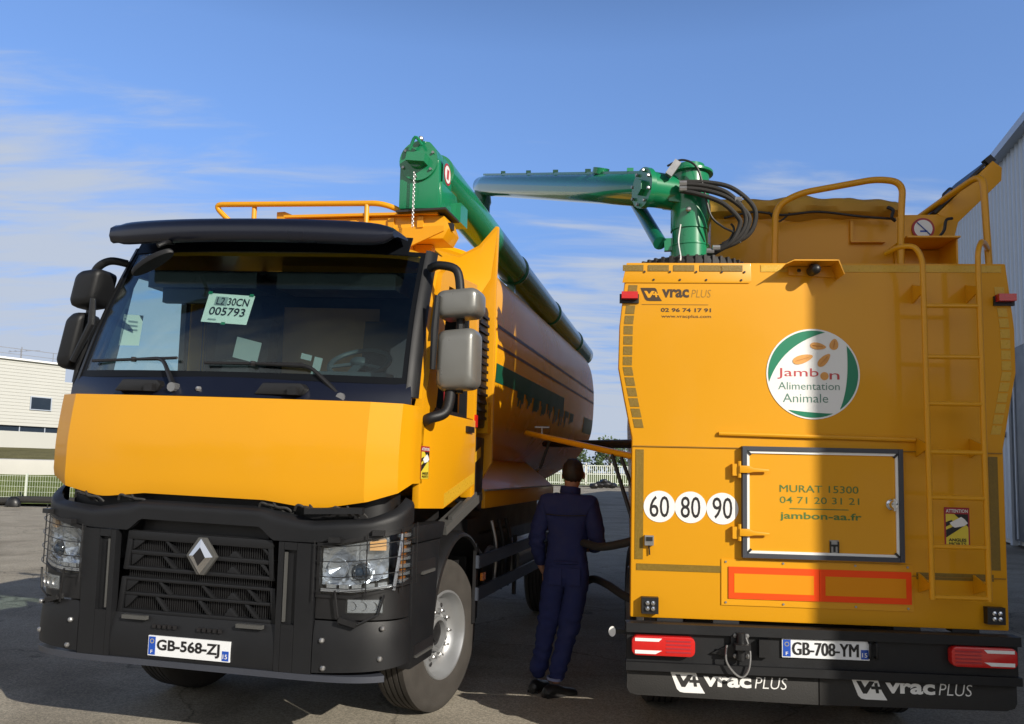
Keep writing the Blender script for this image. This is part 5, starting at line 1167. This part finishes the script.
for x in (-.66, .64):
    mb = MB(); mb.box((x, 1.18, 2.10), (.50, .5, .16), bev=.06); mb.box((x, 1.42, 2.48), (.48, .14, .72), bev=.06, rot=Matrix.Rotation(R(-8), 3, 'X')); mb.box((x, 1.47, 2.90), (.26, .1, .16), bev=.04); mb.box((x, 1.2, 1.88), (.4, .4, .3)); st = TP(mb, 'seat', 'cloth_dark')
mb = MB(); mb.prism([(1.30, 2.16), (1.36, 2.16), (1.34, 2.62), (1.30, 2.62)], 'x', 1.10, 1.13); TP(mb, 'seat_belt', 'redsticker')
# inside sheets of paper on the glass
def wsq(u0, u1, v0, v1, off): return [wsp(u0, v0, off), wsp(u1, v0, off), wsp(u1, v1, off), wsp(u0, v1, off)]
PA = [Vector(p) for p in ((-.372, .43, 2.648), (-.018, .43, 2.630), (.006, .48, 2.838), (-.352, .48, 2.856))]
mb = MB(); mb._new(PA, [(0, 1, 2, 3)]); pp = TP(mb, 'paper_notice', 'paper')
def pplace(u, v): return PA[0].lerp(PA[1], u).lerp(PA[3].lerp(PA[2], u), v)+Vector((0, -.004, 0))
lettering(pp, 'L2 30CN', (.22, .92), (.62, .88), 'ink', pplace, .012, tf=cabtf); lettering(pp, '005793', (.12, .90), (.26, .54), 'ink', pplace, .012, tf=cabtf)
mb = MB(); mb._new([pplace(u, v)+Vector((0, .001, 0)) for u, v in ((.14, .08), (.32, .08), (.32, .13), (.14, .13))], [(0, 1, 2, 3)]); mb._new([pplace(u, v)+Vector((0, .001, 0)) for u, v in ((.18, .60), (.45, .60), (.45, .90), (.18, .90))], [(0, 1, 2, 3)]); TP(mb, 'grey_print', 'dashpale', pp)
mb = MB()
for u, v in ((.03, 1.0), (.93, 1.0), (.5, -.02)): mb._new([pplace(u-.05, v-.03), pplace(u+.05, v-.03), pplace(u+.04, v+.06), pplace(u-.04, v+.06)], [(0, 1, 2, 3)])
TP(mb, 'green_tape', 'green', pp)
mb = MB(); mb._new([Vector((-1.19, y, z)) for y, z in ((.62, 2.50), (.83, 2.53), (.86, 2.76), (.655, 2.73))], [(0, 1, 2, 3)]); pn = TP(mb, 'paper_notice', 'paper', label='small plain sheet stuck on the passenger window')
mb = MB()
for k in range(3): mb._new([Vector((-1.187, y, z-.03*k)) for y, z in ((.70, 2.695), (.80, 2.705), (.80, 2.693), (.70, 2.683))], [(0, 1, 2, 3)])
TP(mb, 'grey_print', 'dashpale', pn)
# wipers
def wiper(pivot, elbow, blade0, blade1):
    mb = MB(); mb.tube(fillet([pivot, elbow, (Vector(blade0)+Vector(blade1))/2], .06, 5), [.02]+[.013]*6+[.009], 8); w = TP(mb, 'wiper_arm', 'black')
    mb = MB(); mb.tube([blade0, (Vector(blade0)+Vector(blade1))/2, blade1], .010, 6); mb.ball(((Vector(blade0)+Vector(blade1))/2), .022, 8); TP(mb, 'wiper_blade', 'ink', w)
    mb = MB(); mb.tube([Vector(pivot)+Vector((0, -.03, 0)), Vector(pivot)+Vector((0, .03, 0))], .03, 10); TP(mb, 'wiper_nut', 'steel', w)
def onws(x, z, off=-.028):
    v = (z-2.255)/.955; hw = 1.205-.055*v; return wsp(x/hw, v, off)
wiper((-.30, .10, 2.165), onws(-.47, 2.36), onws(-1.10, 2.345), onws(-.36, 2.365))
wiper((.83, .19, 2.135), onws(.60, 2.33), onws(-.14, 2.335), onws(.55, 2.342))
for x in (-.12, .98):
    mb = MB(); mb.ball((x, .10+.2*abs(x)**2.2, 2.16), .02, 8); TP(mb, 'washer_nozzle', 'steel')
# front view mirror at the passenger corner
mb = MB(); mb.tube(cr([(-.62, .42, 3.19), (-.58, .30, 3.16), (-.60, .24, 3.12)], 5), .016, 8); fm = TP(mb, 'front_mirror_arm', 'black')
rows = []
for k, (t, r_) in enumerate(((-.01, .3), (.005, .75), (.015, .95), (.035, 1.0), (.045, .96))):
    c_ = Vector((-.635, .22, 3.03)); du = Vector((.155, 0, .082)); dv = Vector((.006, .05, -.006)); dn = Vector((-.45, -.1, .88)).normalized()
    rows.append([c_-dn*t+du*math.cos(2*math.pi*q/20)*r_+dv*math.sin(2*math.pi*q/20)*r_ for q in range(20)])
mb = MB(); mb.loft(rows); TP(mb, 'front_mirror', 'slate', fm)
mb = MB(); mb.tube([(-.66, .78, 3.02), (-.66, .74, 2.95)], .012, 6); im = TP(mb, 'inside_mirror_stem', 'black'); mb = MB(); mb.box((-.70, .72, 2.93), (.40, .05, .20), bev=.05); TP(mb, 'inside_mirror', 'black', im)
# sticker on the door edge
blindspot(T1, .40+.03, .585, 1.655, 1.86, lambda u, v, d: cabtf(Vector((1.262+d, u, v))))

# --- chassis
mb = MB()
for x in (-.42, .42): mb.box((x, 4.4, .92), (.09, 7.4, .26))
for y in (1.0, 2.4, 3.6, 4.8, 6.4, 7.6): mb.box((0, y, .92), (.78, .1, .2))
mb.box((0, 1.55, .56), (1.7, .14, .16)); mb.box((0, 5.75, .55), (1.6, .2, .2)); mb.box((0, 7.1, .55), (1.6, .2, .2)); mb.box((0, .5, .75), (1.7, .5, .5)); mb.box((.0, 1.1, 1.25), (1.9, 1.2, .45)); mb.build('chassis', 'chassis', T1)
mb = MB(); mb.box((.82, 2.9, .86), (.55, 1.15, .55), bev=.08); mb.box((-.82, 3.0, .86), (.55, 1.5, .55), bev=.08); mb.box((.80, 2.12, .98), (.62, .34, .62), bev=.03); mb.box((.2, 3.6, 1.25), (1.6, 3.0, .3), bev=.03); mb.build('fuel_tank', 'chassis', T1)
mb = MB(); mb.tube([(.86, 4.1, .75), (.86, 4.9, .75)], .18, 16); mb.box((.8, 2.45, 1.12), (.3, .2, .4), bev=.03); mb.tube(cr([(1.1, 2.2, 1.05), (1.12, 2.4, .95), (1.1, 2.7, 1.0), (1.12, 3.1, .9), (1.1, 3.5, 1.0)], 5), .022, 8); mb.build('air_tank', 'steel', T1)
for zz, h_ in ((.965, .10), (.715, .10)):
    mb = MB(); mb.box((1.235, 3.50, zz), (.03, 3.3, h_), bev=.008); mb.box((1.222, 3.5, zz), (.012, 3.2, h_*.5)); mb.build('side_rail', 'guard', T1)
mb = MB()
for y in (1.90, 3.2, 4.6): mb.box((1.205, y, .80), (.03, .05, .56))
mb.box((1.21, 1.865, .80), (.02, .05, .62)); mb.build('side_rail_post', 'chassis', T1)
mb = MB(); mb.box((1.245, 1.98, .84), (.02, .09, .06), bev=.008); mb.build('side_marker', 'amber', T1)
for k, y in enumerate((2.5, 2.75, 3.0)):
    mb = MB(); mb.tube(cr([(1.16, y, 1.25), (1.2, y+.02, 1.05), (1.19, y+.05, .85), (1.17, y+.06, .62)], 5), .018, 8); mb.build('drain_hose', 'rubber' if k else 'steel', T1)
# --- tank: rounded body with a hopper bottom, stripes, seams
TKY0, TKY1 = 2.16, 7.98
SEC = [(0.0, 3.70), (.45, 3.695), (.82, 3.63), (1.05, 3.52), (1.19, 3.31), (1.248, 3.02), (1.258, 2.72), (1.235, 2.36), (1.18, 2.16), (1.08, 2.0), (.98, 1.88), (.80, 1.74), (.45, 1.55), (0, 1.50)]
half = cr([(x, 0, z) for x, z in SEC], 5)
ring0 = [Vector((p.x, 0, p.z)) for p in half]+[Vector((-p.x, 0, p.z)) for p in reversed(half[1:-1])]
mb = MB(); rows = []
for y, sc in ((TKY0, .97), (TKY0+.03, 1.0), (2.9, 1.0), (3.5, 1.0), (4.3, 1.0), (5.1, 1.0), (5.9, 1.0), (6.7, 1.0), (7.3, 1.0), (TKY1-.06, 1.0), (TKY1, .97)):
    rows.append([Vector((p.x*sc, y, 2.58+(p.z-2.58)*sc)) for p in ring0])
mb.loft(rows); tank = mb.build('tank', 'tankpaint', T1, angle=30)
def wrapband(mb, z0, z1, y0, y1, off=.004, ny=2):
    zs = [z0+(z1-z0)*k/5 for k in range(6)]
    def X(z):
        for a, b in zip(half, half[1:]):
            if b.z <= z <= a.z and a.z > b.z: return a.x+(b.x-a.x)*(a.z-z)/(a.z-b.z)
        return 1.2
    for sg in (1, -1): mb.grid([[(sg*(X(z)+off), y0+(y1-y0)*i/ny, z) for i in range(ny+1)] for z in zs], 0)
mb = MB(); wrapband(mb, 2.905, 2.935, TKY0+.03, TKY1-.08); wrapband(mb, 2.735, 2.762, TKY0+.03, TKY1-.08); mb.build('tank_stripe', 'tankstripe', tank)
mb = MB(); wrapband(mb, 2.44, 2.60, TKY0+.03, 5.4); wrapband(mb, 2.26, 2.48, 7.05, TKY1-.1, .005); mb.build('tank_band', 'tankgreen', tank)
mb = MB(); rnd = random.Random(3)
for k in range(9):     # dark green foliage artwork under the band
    y = 3.0+k*.36
    for q in range(5):
        h_ = rnd.uniform(.06, .22)*(1 if q % 2 else .7); wrapband(mb, 2.45-h_, 2.452, y+q*.056, y+q*.056+.050, .0045, 1)
mb.build('tank_artwork', 'tankgreen', tank)
mb = MB(); mb.box((0, 5.0, 3.66), (.5, 5.4, .05), bev=.01)
for y in (2.9, 4.5, 6.1): mb.lathe([(.26, 3.60), (.26, 3.74), (.29, 3.75), (.29, 3.79), (.2, 3.84), (0, 3.85)], (.12, y, 0), (0, 0, 1), 28)
mb.build('tank_hatch', 'tankpaint', tank)
# hopper bottoms, discharge box and front bulkhead
for y in (3.3, 4.9, 6.9):
    mb = MB(); mb.loft([[Vector((x*w, y+yy*d, z)) for x, yy in ((1, 1), (-1, 1), (-1, -1), (1, -1))] for z, w, d in ((1.80, .85, .62), (1.2, .25, .2))]); mb.build('tank_cone', 'tankpaint', tank)
mb = MB(); mb.prism([(1.22, 1.375), (1.22, 1.52), (1.12, 1.60), (.86, 1.80), (.70, 1.80), (.70, 1.375)], 'y', 2.07, 5.0, bev=.012); tb = mb.build('side_locker', 'yellow', T1)
mb = MB(); mb.box((1.226, 3.5, 1.525), (.02, 2.9, .014)); mb.build('locker_edge', 'silver', tb)
mb = MB(); mb.box((1.17, 2.03, 2.12), (.16, .10, .26), bev=.05); mb.build('bulkhead_lug', 'yellow', T1)
mb = MB(); mb.prism([(-1.262, 1.75), (-1.1, 1.48), (1.1, 1.48), (1.262, 1.75), (1.262, 3.2), (1.272, 3.755), (1.245, 3.76), (1.10, 3.60), (.92, 3.52), (.66, 3.60), (-.9, 3.60), (-1.15, 3.42), (-1.262, 3.1)], 'y', 2.085, 2.125, bev=.008); mb.build('front_bulkhead', 'yellow', T1)
rows = [[(.52, 1.70, 3.36), (.80, 1.78, 3.30), (1.0, 1.80, 3.20), (1.18, 1.86, 3.10)], [(.62, 1.92, 3.50), (.90, 1.95, 3.42), (1.10, 1.97, 3.38), (1.24, 1.99, 3.28)], [(.70, 2.08, 3.58), (.93, 2.08, 3.50), (1.12, 2.08, 3.58), (1.268, 2.08, 3.74)]]
mb = MB(); mb.grid(rows, .012); mb.build('bulkhead_flare', 'yellow', T1, angle=60)
# deck box and rails over the cab
mb = MB(); mb.prism([(-.40, 3.50), (1.04, 3.44), (1.085, 3.52), (1.045, 3.622), (-.30, 3.665), (-.40, 3.66)], 'y', 1.335, 1.60, bev=.008); mb.prism([(-.40, 3.672), (-.30, 3.672), (-.25, 3.705), (-.33, 3.74), (-.40, 3.74)], 'y', 1.36, 1.45, bev=.004); mb.prism([(-.30, 3.69), (1.0, 3.645), (1.0, 3.625), (-.30, 3.67)], 'y', 1.30, 1.62)
for x in (-.15, .30, .62, .86): mb.box((x, 1.33, 3.575), (.05, .03, .085), bev=.005)
mb.prism([(.60, 3.46), (.66, 3.30), (.80, 3.40), (1.05, 3.50), (1.05, 3.54), (.60, 3.54)], 'y', 1.325, 1.345); mb.prism([(-.4, 3.2), (.9, 3.2), (.9, 3.44), (-.4, 3.49)], 'y', 1.48, 1.56); mb.build('walkway_box', 'yellow', T1)
mb = MB(); mb.box((-.42, 1.40, 3.66), (.03, .04, .06), bev=.004); mb.box((1.08, 1.40, 3.55), (.04, .05, .05), bev=.005); mb.tube(cr([(-.80, 1.4, 3.60), (-.77, 1.38, 3.68), (-.72, 1.4, 3.66), (-.70, 1.42, 3.58)], 5), .014, 6); mb.build('walkway_fitting', 'chassis', T1)
mb = MB(); mb.tube(fillet([(-.70, 1.75, 3.58), (-.80, 1.35, 3.66), (-.95, 1.30, 3.815), (.55, 1.30, 3.735), (.72, 1.36, 3.67), (.74, 1.50, 3.30)], .09, 6), .022, 12); mb.tube([(-.58, 1.32, 3.79), (-.58, 1.32, 3.36)], .02, 10); mb.tube([(.42, 1.30, 3.735), (.42, 1.30, 3.34)], .02, 10); mb.tube([(-.70, 1.70, 3.60), (-.70, 1.70, 3.30)], .02, 10); mb.build('roof_rail', 'yellow', T1)
# --- green auger along the right shoulder of the tank
P0, P1 = Vector((.90, 1.44, 4.02)), Vector((.99, 8.45, 3.60)); dA = (P1-P0).normalized()
mb = MB(); mb.tube([P0+dA*.05, P0+dA*2.4], .162, 32); au = mb.build('auger_tube', 'green', T1)
mb = MB(); mb.tube([P0+dA*2.4, P1], .160, 32); mb.tube([P1-dA*.16, P1+dA*.05, P1+dA*.10, P1+dA*.12], [.160, .162, .14, .08], 32); mb.build('auger_tube_rear', 'green_dark', au)
mb = MB(); mb.prism([(x*1.0+.875, z) for x, z in ((-.178, 3.672), (.15, 3.658), (.14, 4.03), (.115, 4.12), (.06, 4.185), (-.02, 4.205), (-.09, 4.18), (-.15, 4.115), (-.178, 4.02))], 'y', 1.27, 1.55, bev=.012)
mb.prism([(1.30, 3.672), (1.78, 3.672), (1.75, 3.76), (1.66, 3.88), (1.30, 3.88)], 'x', .98, 1.035, bev=.01); mb.box((1.03, 1.72, 3.74), (.10, .18, .16), bev=.015); hd = mb.build('auger_head', 'green', T1)
mb = MB(); mb.lathe([(.155, .02), (.155, -.016), (.07, -.018), (.062, -.05), (.04, -.052), (.04, -.075), (0, -.078)], (.855, 1.265, 4.035), (0, 1, 0), 32); mb.box((.865, 1.20, 4.03), (.15, .09, .065), bev=.012, rot=Matrix.Rotation(R(8), 3, 'Y')); mb.tube(cr([(.80, 1.2, 4.10), (.85, 1.18, 4.19), (.9, 1.2, 4.13)], 5), .012, 6); hm = mb.build('auger_motor', 'green', hd)
mb = MB()
for k in range(6):
    a = 2*math.pi*k/6+.4; mb.tube([(.855+.13*math.cos(a), 1.252, 4.035+.13*math.sin(a)), (.855+.13*math.cos(a), 1.232, 4.035+.13*math.sin(a))], .011, 6)
mb.ball((.88, 1.22, 4.19), .022, 10); mb.build('bolt', 'steel', hm)
mb = MB(); mb.box((.885, 1.42, 3.648), (.40, .34, .016)); mb.build('outlet_gasket', 'rubber', hd)
mb = MB()
for k in range(26):
    z = 3.93-k*.0165; mb.tube([Vector((.835+.006*math.cos(2*math.pi*q/8)*(1 if k % 2 else .3), 1.225+.006*math.cos(2*math.pi*q/8)*(.3 if k % 2 else 1), z+.012*math.sin(2*math.pi*q/8))) for q in range(8)], .0028, 5, closed=True)
mb.build('pull_chain', 'steel', hd)
mb = MB(); pts = [Vector((1.037, 1.41+.085*math.cos(2*math.pi*k/28), 3.97+.085*math.sin(2*math.pi*k/28))) for k in range(28)]; mb._new(pts, [tuple(range(28))]); sk = mb.build('oval_sticker', 'redsticker', hd)
mb = MB(); pts = [Vector((1.039, 1.41+.066*math.cos(2*math.pi*k/28), 3.97+.068*math.sin(2*math.pi*k/28))) for k in range(28)]; mb._new(pts, [tuple(range(28))]); mb.build('sticker_field', 'white', sk)
mb = MB(); mb._new([Vector((1.0405, y, z)) for y, z in ((1.385, 3.93), (1.43, 3.93), (1.44, 4.01), (1.395, 4.01))], [(0, 1, 2, 3)]); mb.build('sticker_symbol', 'redink', sk)
mb = MB(); mb.box((1.0345, 1.41, 3.97), (.003, .20, .20)); mb.build('sticker_plate', 'green', hd)
for t in (.36, .62, .86):
    p = P0.lerp(P1, t); mb = MB(); mb.box(p+Vector((-.02, 0, -.22)), (.08, .07, .20)); mb.lathe([(.172, -.03), (.176, -.02), (.176, .02), (.172, .03), (.15, .03), (.15, -.03)], p, dA, 28, closed=True); mb.build('auger_bracket', 'green_dark', au)

# ================================================================== PERSON AND HOSES
def skin_mesh(name, verts, edges, radii, roots, sub=2):
    bm = bmesh.new(); sk_ = bm.verts.layers.skin.verify(); vs = [bm.verts.new(v) for v in verts]
    for v, r_ in zip(vs, radii): v[sk_].radius = r_ if isinstance(r_, tuple) else (r_, r_)
    for r_ in roots: vs[r_][sk_].use_root = True
    for a, b in edges: bm.edges.new((vs[a], vs[b]))
    me = bpy.data.meshes.new(name); bm.to_mesh(me); bm.free(); o = bpy.data.objects.new(name, me); COL.objects.link(o)
    m1 = o.modifiers.new('skin', 'SKIN'); m1.use_smooth_shade = True; m2 = o.modifiers.new('sub', 'SUBSURF'); m2.levels = sub; m2.render_levels = sub
    dg = bpy.context.evaluated_depsgraph_get(); dg.update(); me2 = bpy.data.meshes.new_from_object(o.evaluated_get(dg))
    bpy.data.objects.remove(o); me2.name = name
    for p in me2.polygons: p.use_smooth = True
    return me2
PE = empty('person', (.36, 6.53, GZ), R(-14), 'person in dark blue coveralls standing between the two trucks, back turned', 'person')
V = {'pel': (.115, 0, .95), 'bel': (.115, .0, 1.10), 'che': (.115, .015, 1.30), 'uch': (.12, .0, 1.43), 'nek': (.125, .02, 1.525),
     'sL': (-.055, .0, 1.445), 'eL': (-.135, -.03, 1.17), 'wL': (-.110, .11, .95), 'sR': (.295, .0, 1.445), 'eR': (.365, -.02, 1.17), 'wR': (.30, .20, 1.10),
     'hL': (.025, .0, .88), 'kL': (-.035, .03, .48), 'aL': (-.105, -.01, .095), 'hR': (.205, .0, .88), 'kR': (.13, .02, .47), 'aR': (.055, -.12, .085)}
def chain(names, rad, base, extra=()):
    ix = {n: i for i, n in enumerate(names)}
    return [Vector(V[n]) for n in names], ix
E1 = [('pel', 'bel'), ('bel', 'che'), ('che', 'uch'), ('uch', 'nek'), ('uch', 'sL'), ('sL', 'eL'), ('eL', 'wL'), ('uch', 'sR'), ('sR', 'eR'), ('eR', 'wR'), ('pel', 'hL'), ('hL', 'kL'), ('kL', 'aL'), ('pel', 'hR'), ('hR', 'kR'), ('kR', 'aR')]
RAD = {'pel': (.150, .115), 'bel': (.140, .105), 'che': (.165, .115), 'uch': (.125, .095), 'nek': .062, 'sL': .078, 'eL': .056, 'wL': .040, 'sR': .078, 'eR': .056, 'wR': .040, 'hL': .098, 'kL': .070, 'aL': .055, 'hR': .098, 'kR': .070, 'aR': .055}
# body: one skinned surface with neck, head and hands
names = list(V); ix = {n: i for i, n in enumerate(names)}; vv = [Vector(V[n]) for n in names]; rr2 = [tuple(q*.88 for q in RAD[n]) if isinstance(RAD[n], tuple) else RAD[n]*.86 for n in names]; ee = [(ix[a], ix[b]) for a, b in E1]
def addv(p, r_): vv.append(Vector(p)); rr2.append(r_); return len(vv)-1
n0 = addv((.135, .035, 1.585), .055); n1_ = addv((.143, .045, 1.64), (.072, .080)); n2_ = addv((.148, .052, 1.705), (.080, .092)); n3 = addv((.148, .045, 1.755), (.062, .072))
ee += [(ix['nek'], n0), (n0, n1_), (n1_, n2_), (n2_, n3)]
roots = [0]
for hn, palm, fdir, sd, curl in (('wL', (-.095, .16, .885), Vector((.03, .12, -1)), Vector((.1, 1, .05)), Vector((.5, .3, .1))), ('wR', (.265, .265, 1.09), Vector((-.45, .9, -.05)), Vector((.3, .2, 1)), Vector((-.6, .1, -.4)))):
    hp = addv(palm, (.038, .020)); ee.append((ix[hn], hp)); fdir = fdir.normalized(); sd = sd.normalized(); palm = Vector(palm)
    for k, (off, ln) in enumerate(((-.028, .062), (-.010, .074), (.010, .078), (.028, .070))):
        a = addv(palm+sd*off*.9, .0095); b = addv(palm+sd*off+fdir*(.045+ln*.25), .0095); c_ = addv(palm+sd*off+fdir*(.05+ln*.55)+curl*.014, .009); d_2 = addv(palm+sd*off+fdir*(.045+ln*.8)+curl*.035, .008)
        ee += [(a, b), (b, c_), (c_, d_2)]; roots.append(a)
    a = addv(palm-fdir*.02+sd*.02, .011); b = addv(palm+sd*.052+fdir*.005+curl*.01, .011); c_ = addv(palm+sd*.066+fdir*.04+curl*.02, .009); ee += [(a, b), (b, c_)]; roots.append(a)
ns_ = addv((.190, .118, 1.690), .012); nt_ = addv((.198, .142, 1.672), .013); ee.append((ns_, nt_)); roots.append(ns_)
me = skin_mesh('body', vv, ee, rr2, roots); me.materials.append(M['skin']); body = bpy.data.objects.new('body', me); COL.objects.link(body); body.parent = PE
# coveralls: same skeleton without head and hands, a size larger, with folds
ncl = [n for n in names]; vv2 = [Vector(V[n]) for n in ncl]; rc = [tuple(q*1.10 for q in RAD[n]) if isinstance(RAD[n], tuple) else RAD[n]*1.19 for n in ncl]
rc[ncl.index('eL')] = .070; rc[ncl.index('eR')] = .070; rc[ncl.index('aL')] = .068; rc[ncl.index('aR')] = .068; rc[ncl.index('nek')] = .070
me = skin_mesh('coverall', vv2, [(ncl.index(a), ncl.index(b)) for a, b in E1], rc, [0], 3)
for v in me.vertices:
    p = v.co; n_ = v.normal; d = .010*noise.noise(Vector((p.x*9, p.y*9, p.z*5)))+.0065*noise.noise(Vector((p.x*18, p.y*18, p.z*26)))
    d += .006*math.sin(p.z*70+6*noise.noise(p*6))*(1 if p.z < .35 or .40 < p.z < .60 or (1.08 < p.z < 1.26 and (p.x < -.02 or p.x > .26)) else .25)
    if .985 < p.z < 1.025 and -.03 < p.x < .27: d -= .010
    v.co = p+n_*d
me.materials.append(M['coverall']); cv = bpy.data.objects.new('coverall', me); COL.objects.link(cv); cv.parent = PE
mb = MB(); mb.lathe([(.076, 0), (.084, .02), (.080, .062), (.070, .064), (.068, .0)], (.128, .022, 1.52), (.05, .12, 1), 24, closed=True); mb.build('collar', 'coverall', cv)
mb = MB(); mb.tube([(.115+.158*math.cos(2*math.pi*k/28), .118*math.sin(2*math.pi*k/28), 1.005) for k in range(28)], .012, 6, closed=True); mb.build('waist_seam', 'coverall', cv)
mb = MB(); mb.tube(cr([(-.04, -.098, 1.37), (.115, -.125, 1.365), (.275, -.098, 1.37)], 6), .004, 5); mb.build('yoke_seam', 'ink', cv)
for x in (.045, .19):
    mb = MB(); mb.box((x, -.116, .90), (.10, .012, .13), bev=.004); mb.build('back_pocket', 'coverall', cv)
PE.scale = (1.035, 1.035, 1.035)
# hair, ears, face
mb = MB(); rows = []; c_ = Vector((.150, .038, 1.700))
for i in range(1, 13):
    t = math.pi*i/13
    ring = []
    for k in range(28):
        a = 2*math.pi*k/28; dirv = Vector((math.sin(t)*math.cos(a), math.sin(t)*math.sin(a), math.cos(t)))
        front = Vector((.45, .9, 0)).normalized().dot(dirv); low = -dirv.z
        r_ = Vector((.090, .110, .112)); s_ = 1.0+.05*noise.noise(dirv*5)+.03*noise.noise(dirv*14)
        if front > .25 and dirv.z < .45: s_ *= .72
        if low > .35: s_ *= 1-.22*(low-.35)/.65+.04*noise.noise(dirv*11)
        s_ *= 1+.018*math.sin(9*math.atan2(dirv.y, dirv.x)+3*dirv.z)
        ring.append(c_+Vector((dirv.x*r_.x, dirv.y*r_.y, dirv.z*r_.z))*s_)
    rows.append(ring)
mb.loft(rows); mb.build('hair', 'hair', PE, angle=70)
for sx, p in ((1, (.232, .045, 1.675)), (-1, (.062, .072, 1.675))):
    mb = MB(); mb.ball(p, (.012, .024, .034), 12); mb.build('ear', 'skin', PE)
fd = Vector((.45, .9, 0)).normalized(); fs_ = Vector((.9, -.45, 0)).normalized(); fc = Vector((.150, .055, 1.70))
for q in (-.032, .032):
    mb = MB(); mb.ball(fc+fd*.078+fs_*q, .012, 10); mb.build('eye', 'white', PE)
mb = MB(); mb.ball(fc+fd*.080+Vector((0, 0, -.068)), (.022, .014, .006), 10); mb.build('mouth', 'redink', PE)
for nm, an, rot in (('L', V['aL'], -8), ('R', V['aR'], -48)):
    rows = []
    for t, w_, h_ in ((-.10, .022, .05), (-.085, .036, .075), (-.04, .042, .095), (.03, .043, .085), (.09, .046, .060), (.15, .047, .048), (.185, .038, .04), (.20, .018, .025)):
        ring = []
        for k in range(14):
            a = 2*math.pi*k/14; ring.append(Vector((w_*math.cos(a), t, max(.004, h_/2+h_/2*math.sin(a)*1.0) if math.sin(a) > -.6 else .004)))
        rows.append(ring)
    mb = MB(); mb.loft(rows); mb.box((0, .05, .012), (.086, .27, .02), bev=.008)
    ca, sa = math.cos(R(rot)), math.sin(R(rot))
    for v in mb.bm.verts: v.co = Vector((v.co.x*ca-v.co.y*sa+an[0], v.co.x*sa+v.co.y*ca+an[1]-.0, v.co.z))
    mb.build('shoe', 'shoe', PE)
mb = MB(); mb.lathe([(.060, 0), (.061, .02), (.057, .02), (.056, 0)], (V['aR'][0], V['aR'][1], .125), (.1, 0, 1), 20, closed=True); mb.build('trouser_hem', 'palehem', cv, label='pale trouser hem')
mb = MB(); mb.tube(cr([(1.32, 5.75, 1.33), (1.05, 5.92, 1.235), (.85, 6.05, 1.16), (.70, 6.20, 1.12), (.58, 6.48, 1.12), (.50, 6.95, .98), (.62, 7.10, .72), (.72, 6.75, .80), (.80, 6.42, .80), (.95, 6.1, .74), (1.25, 5.85, .72)], 8), .032, 12)
tag(mb.build('hose', 'rubber'), 'black rubber hose held by the person and looping to the right truck', 'hose')
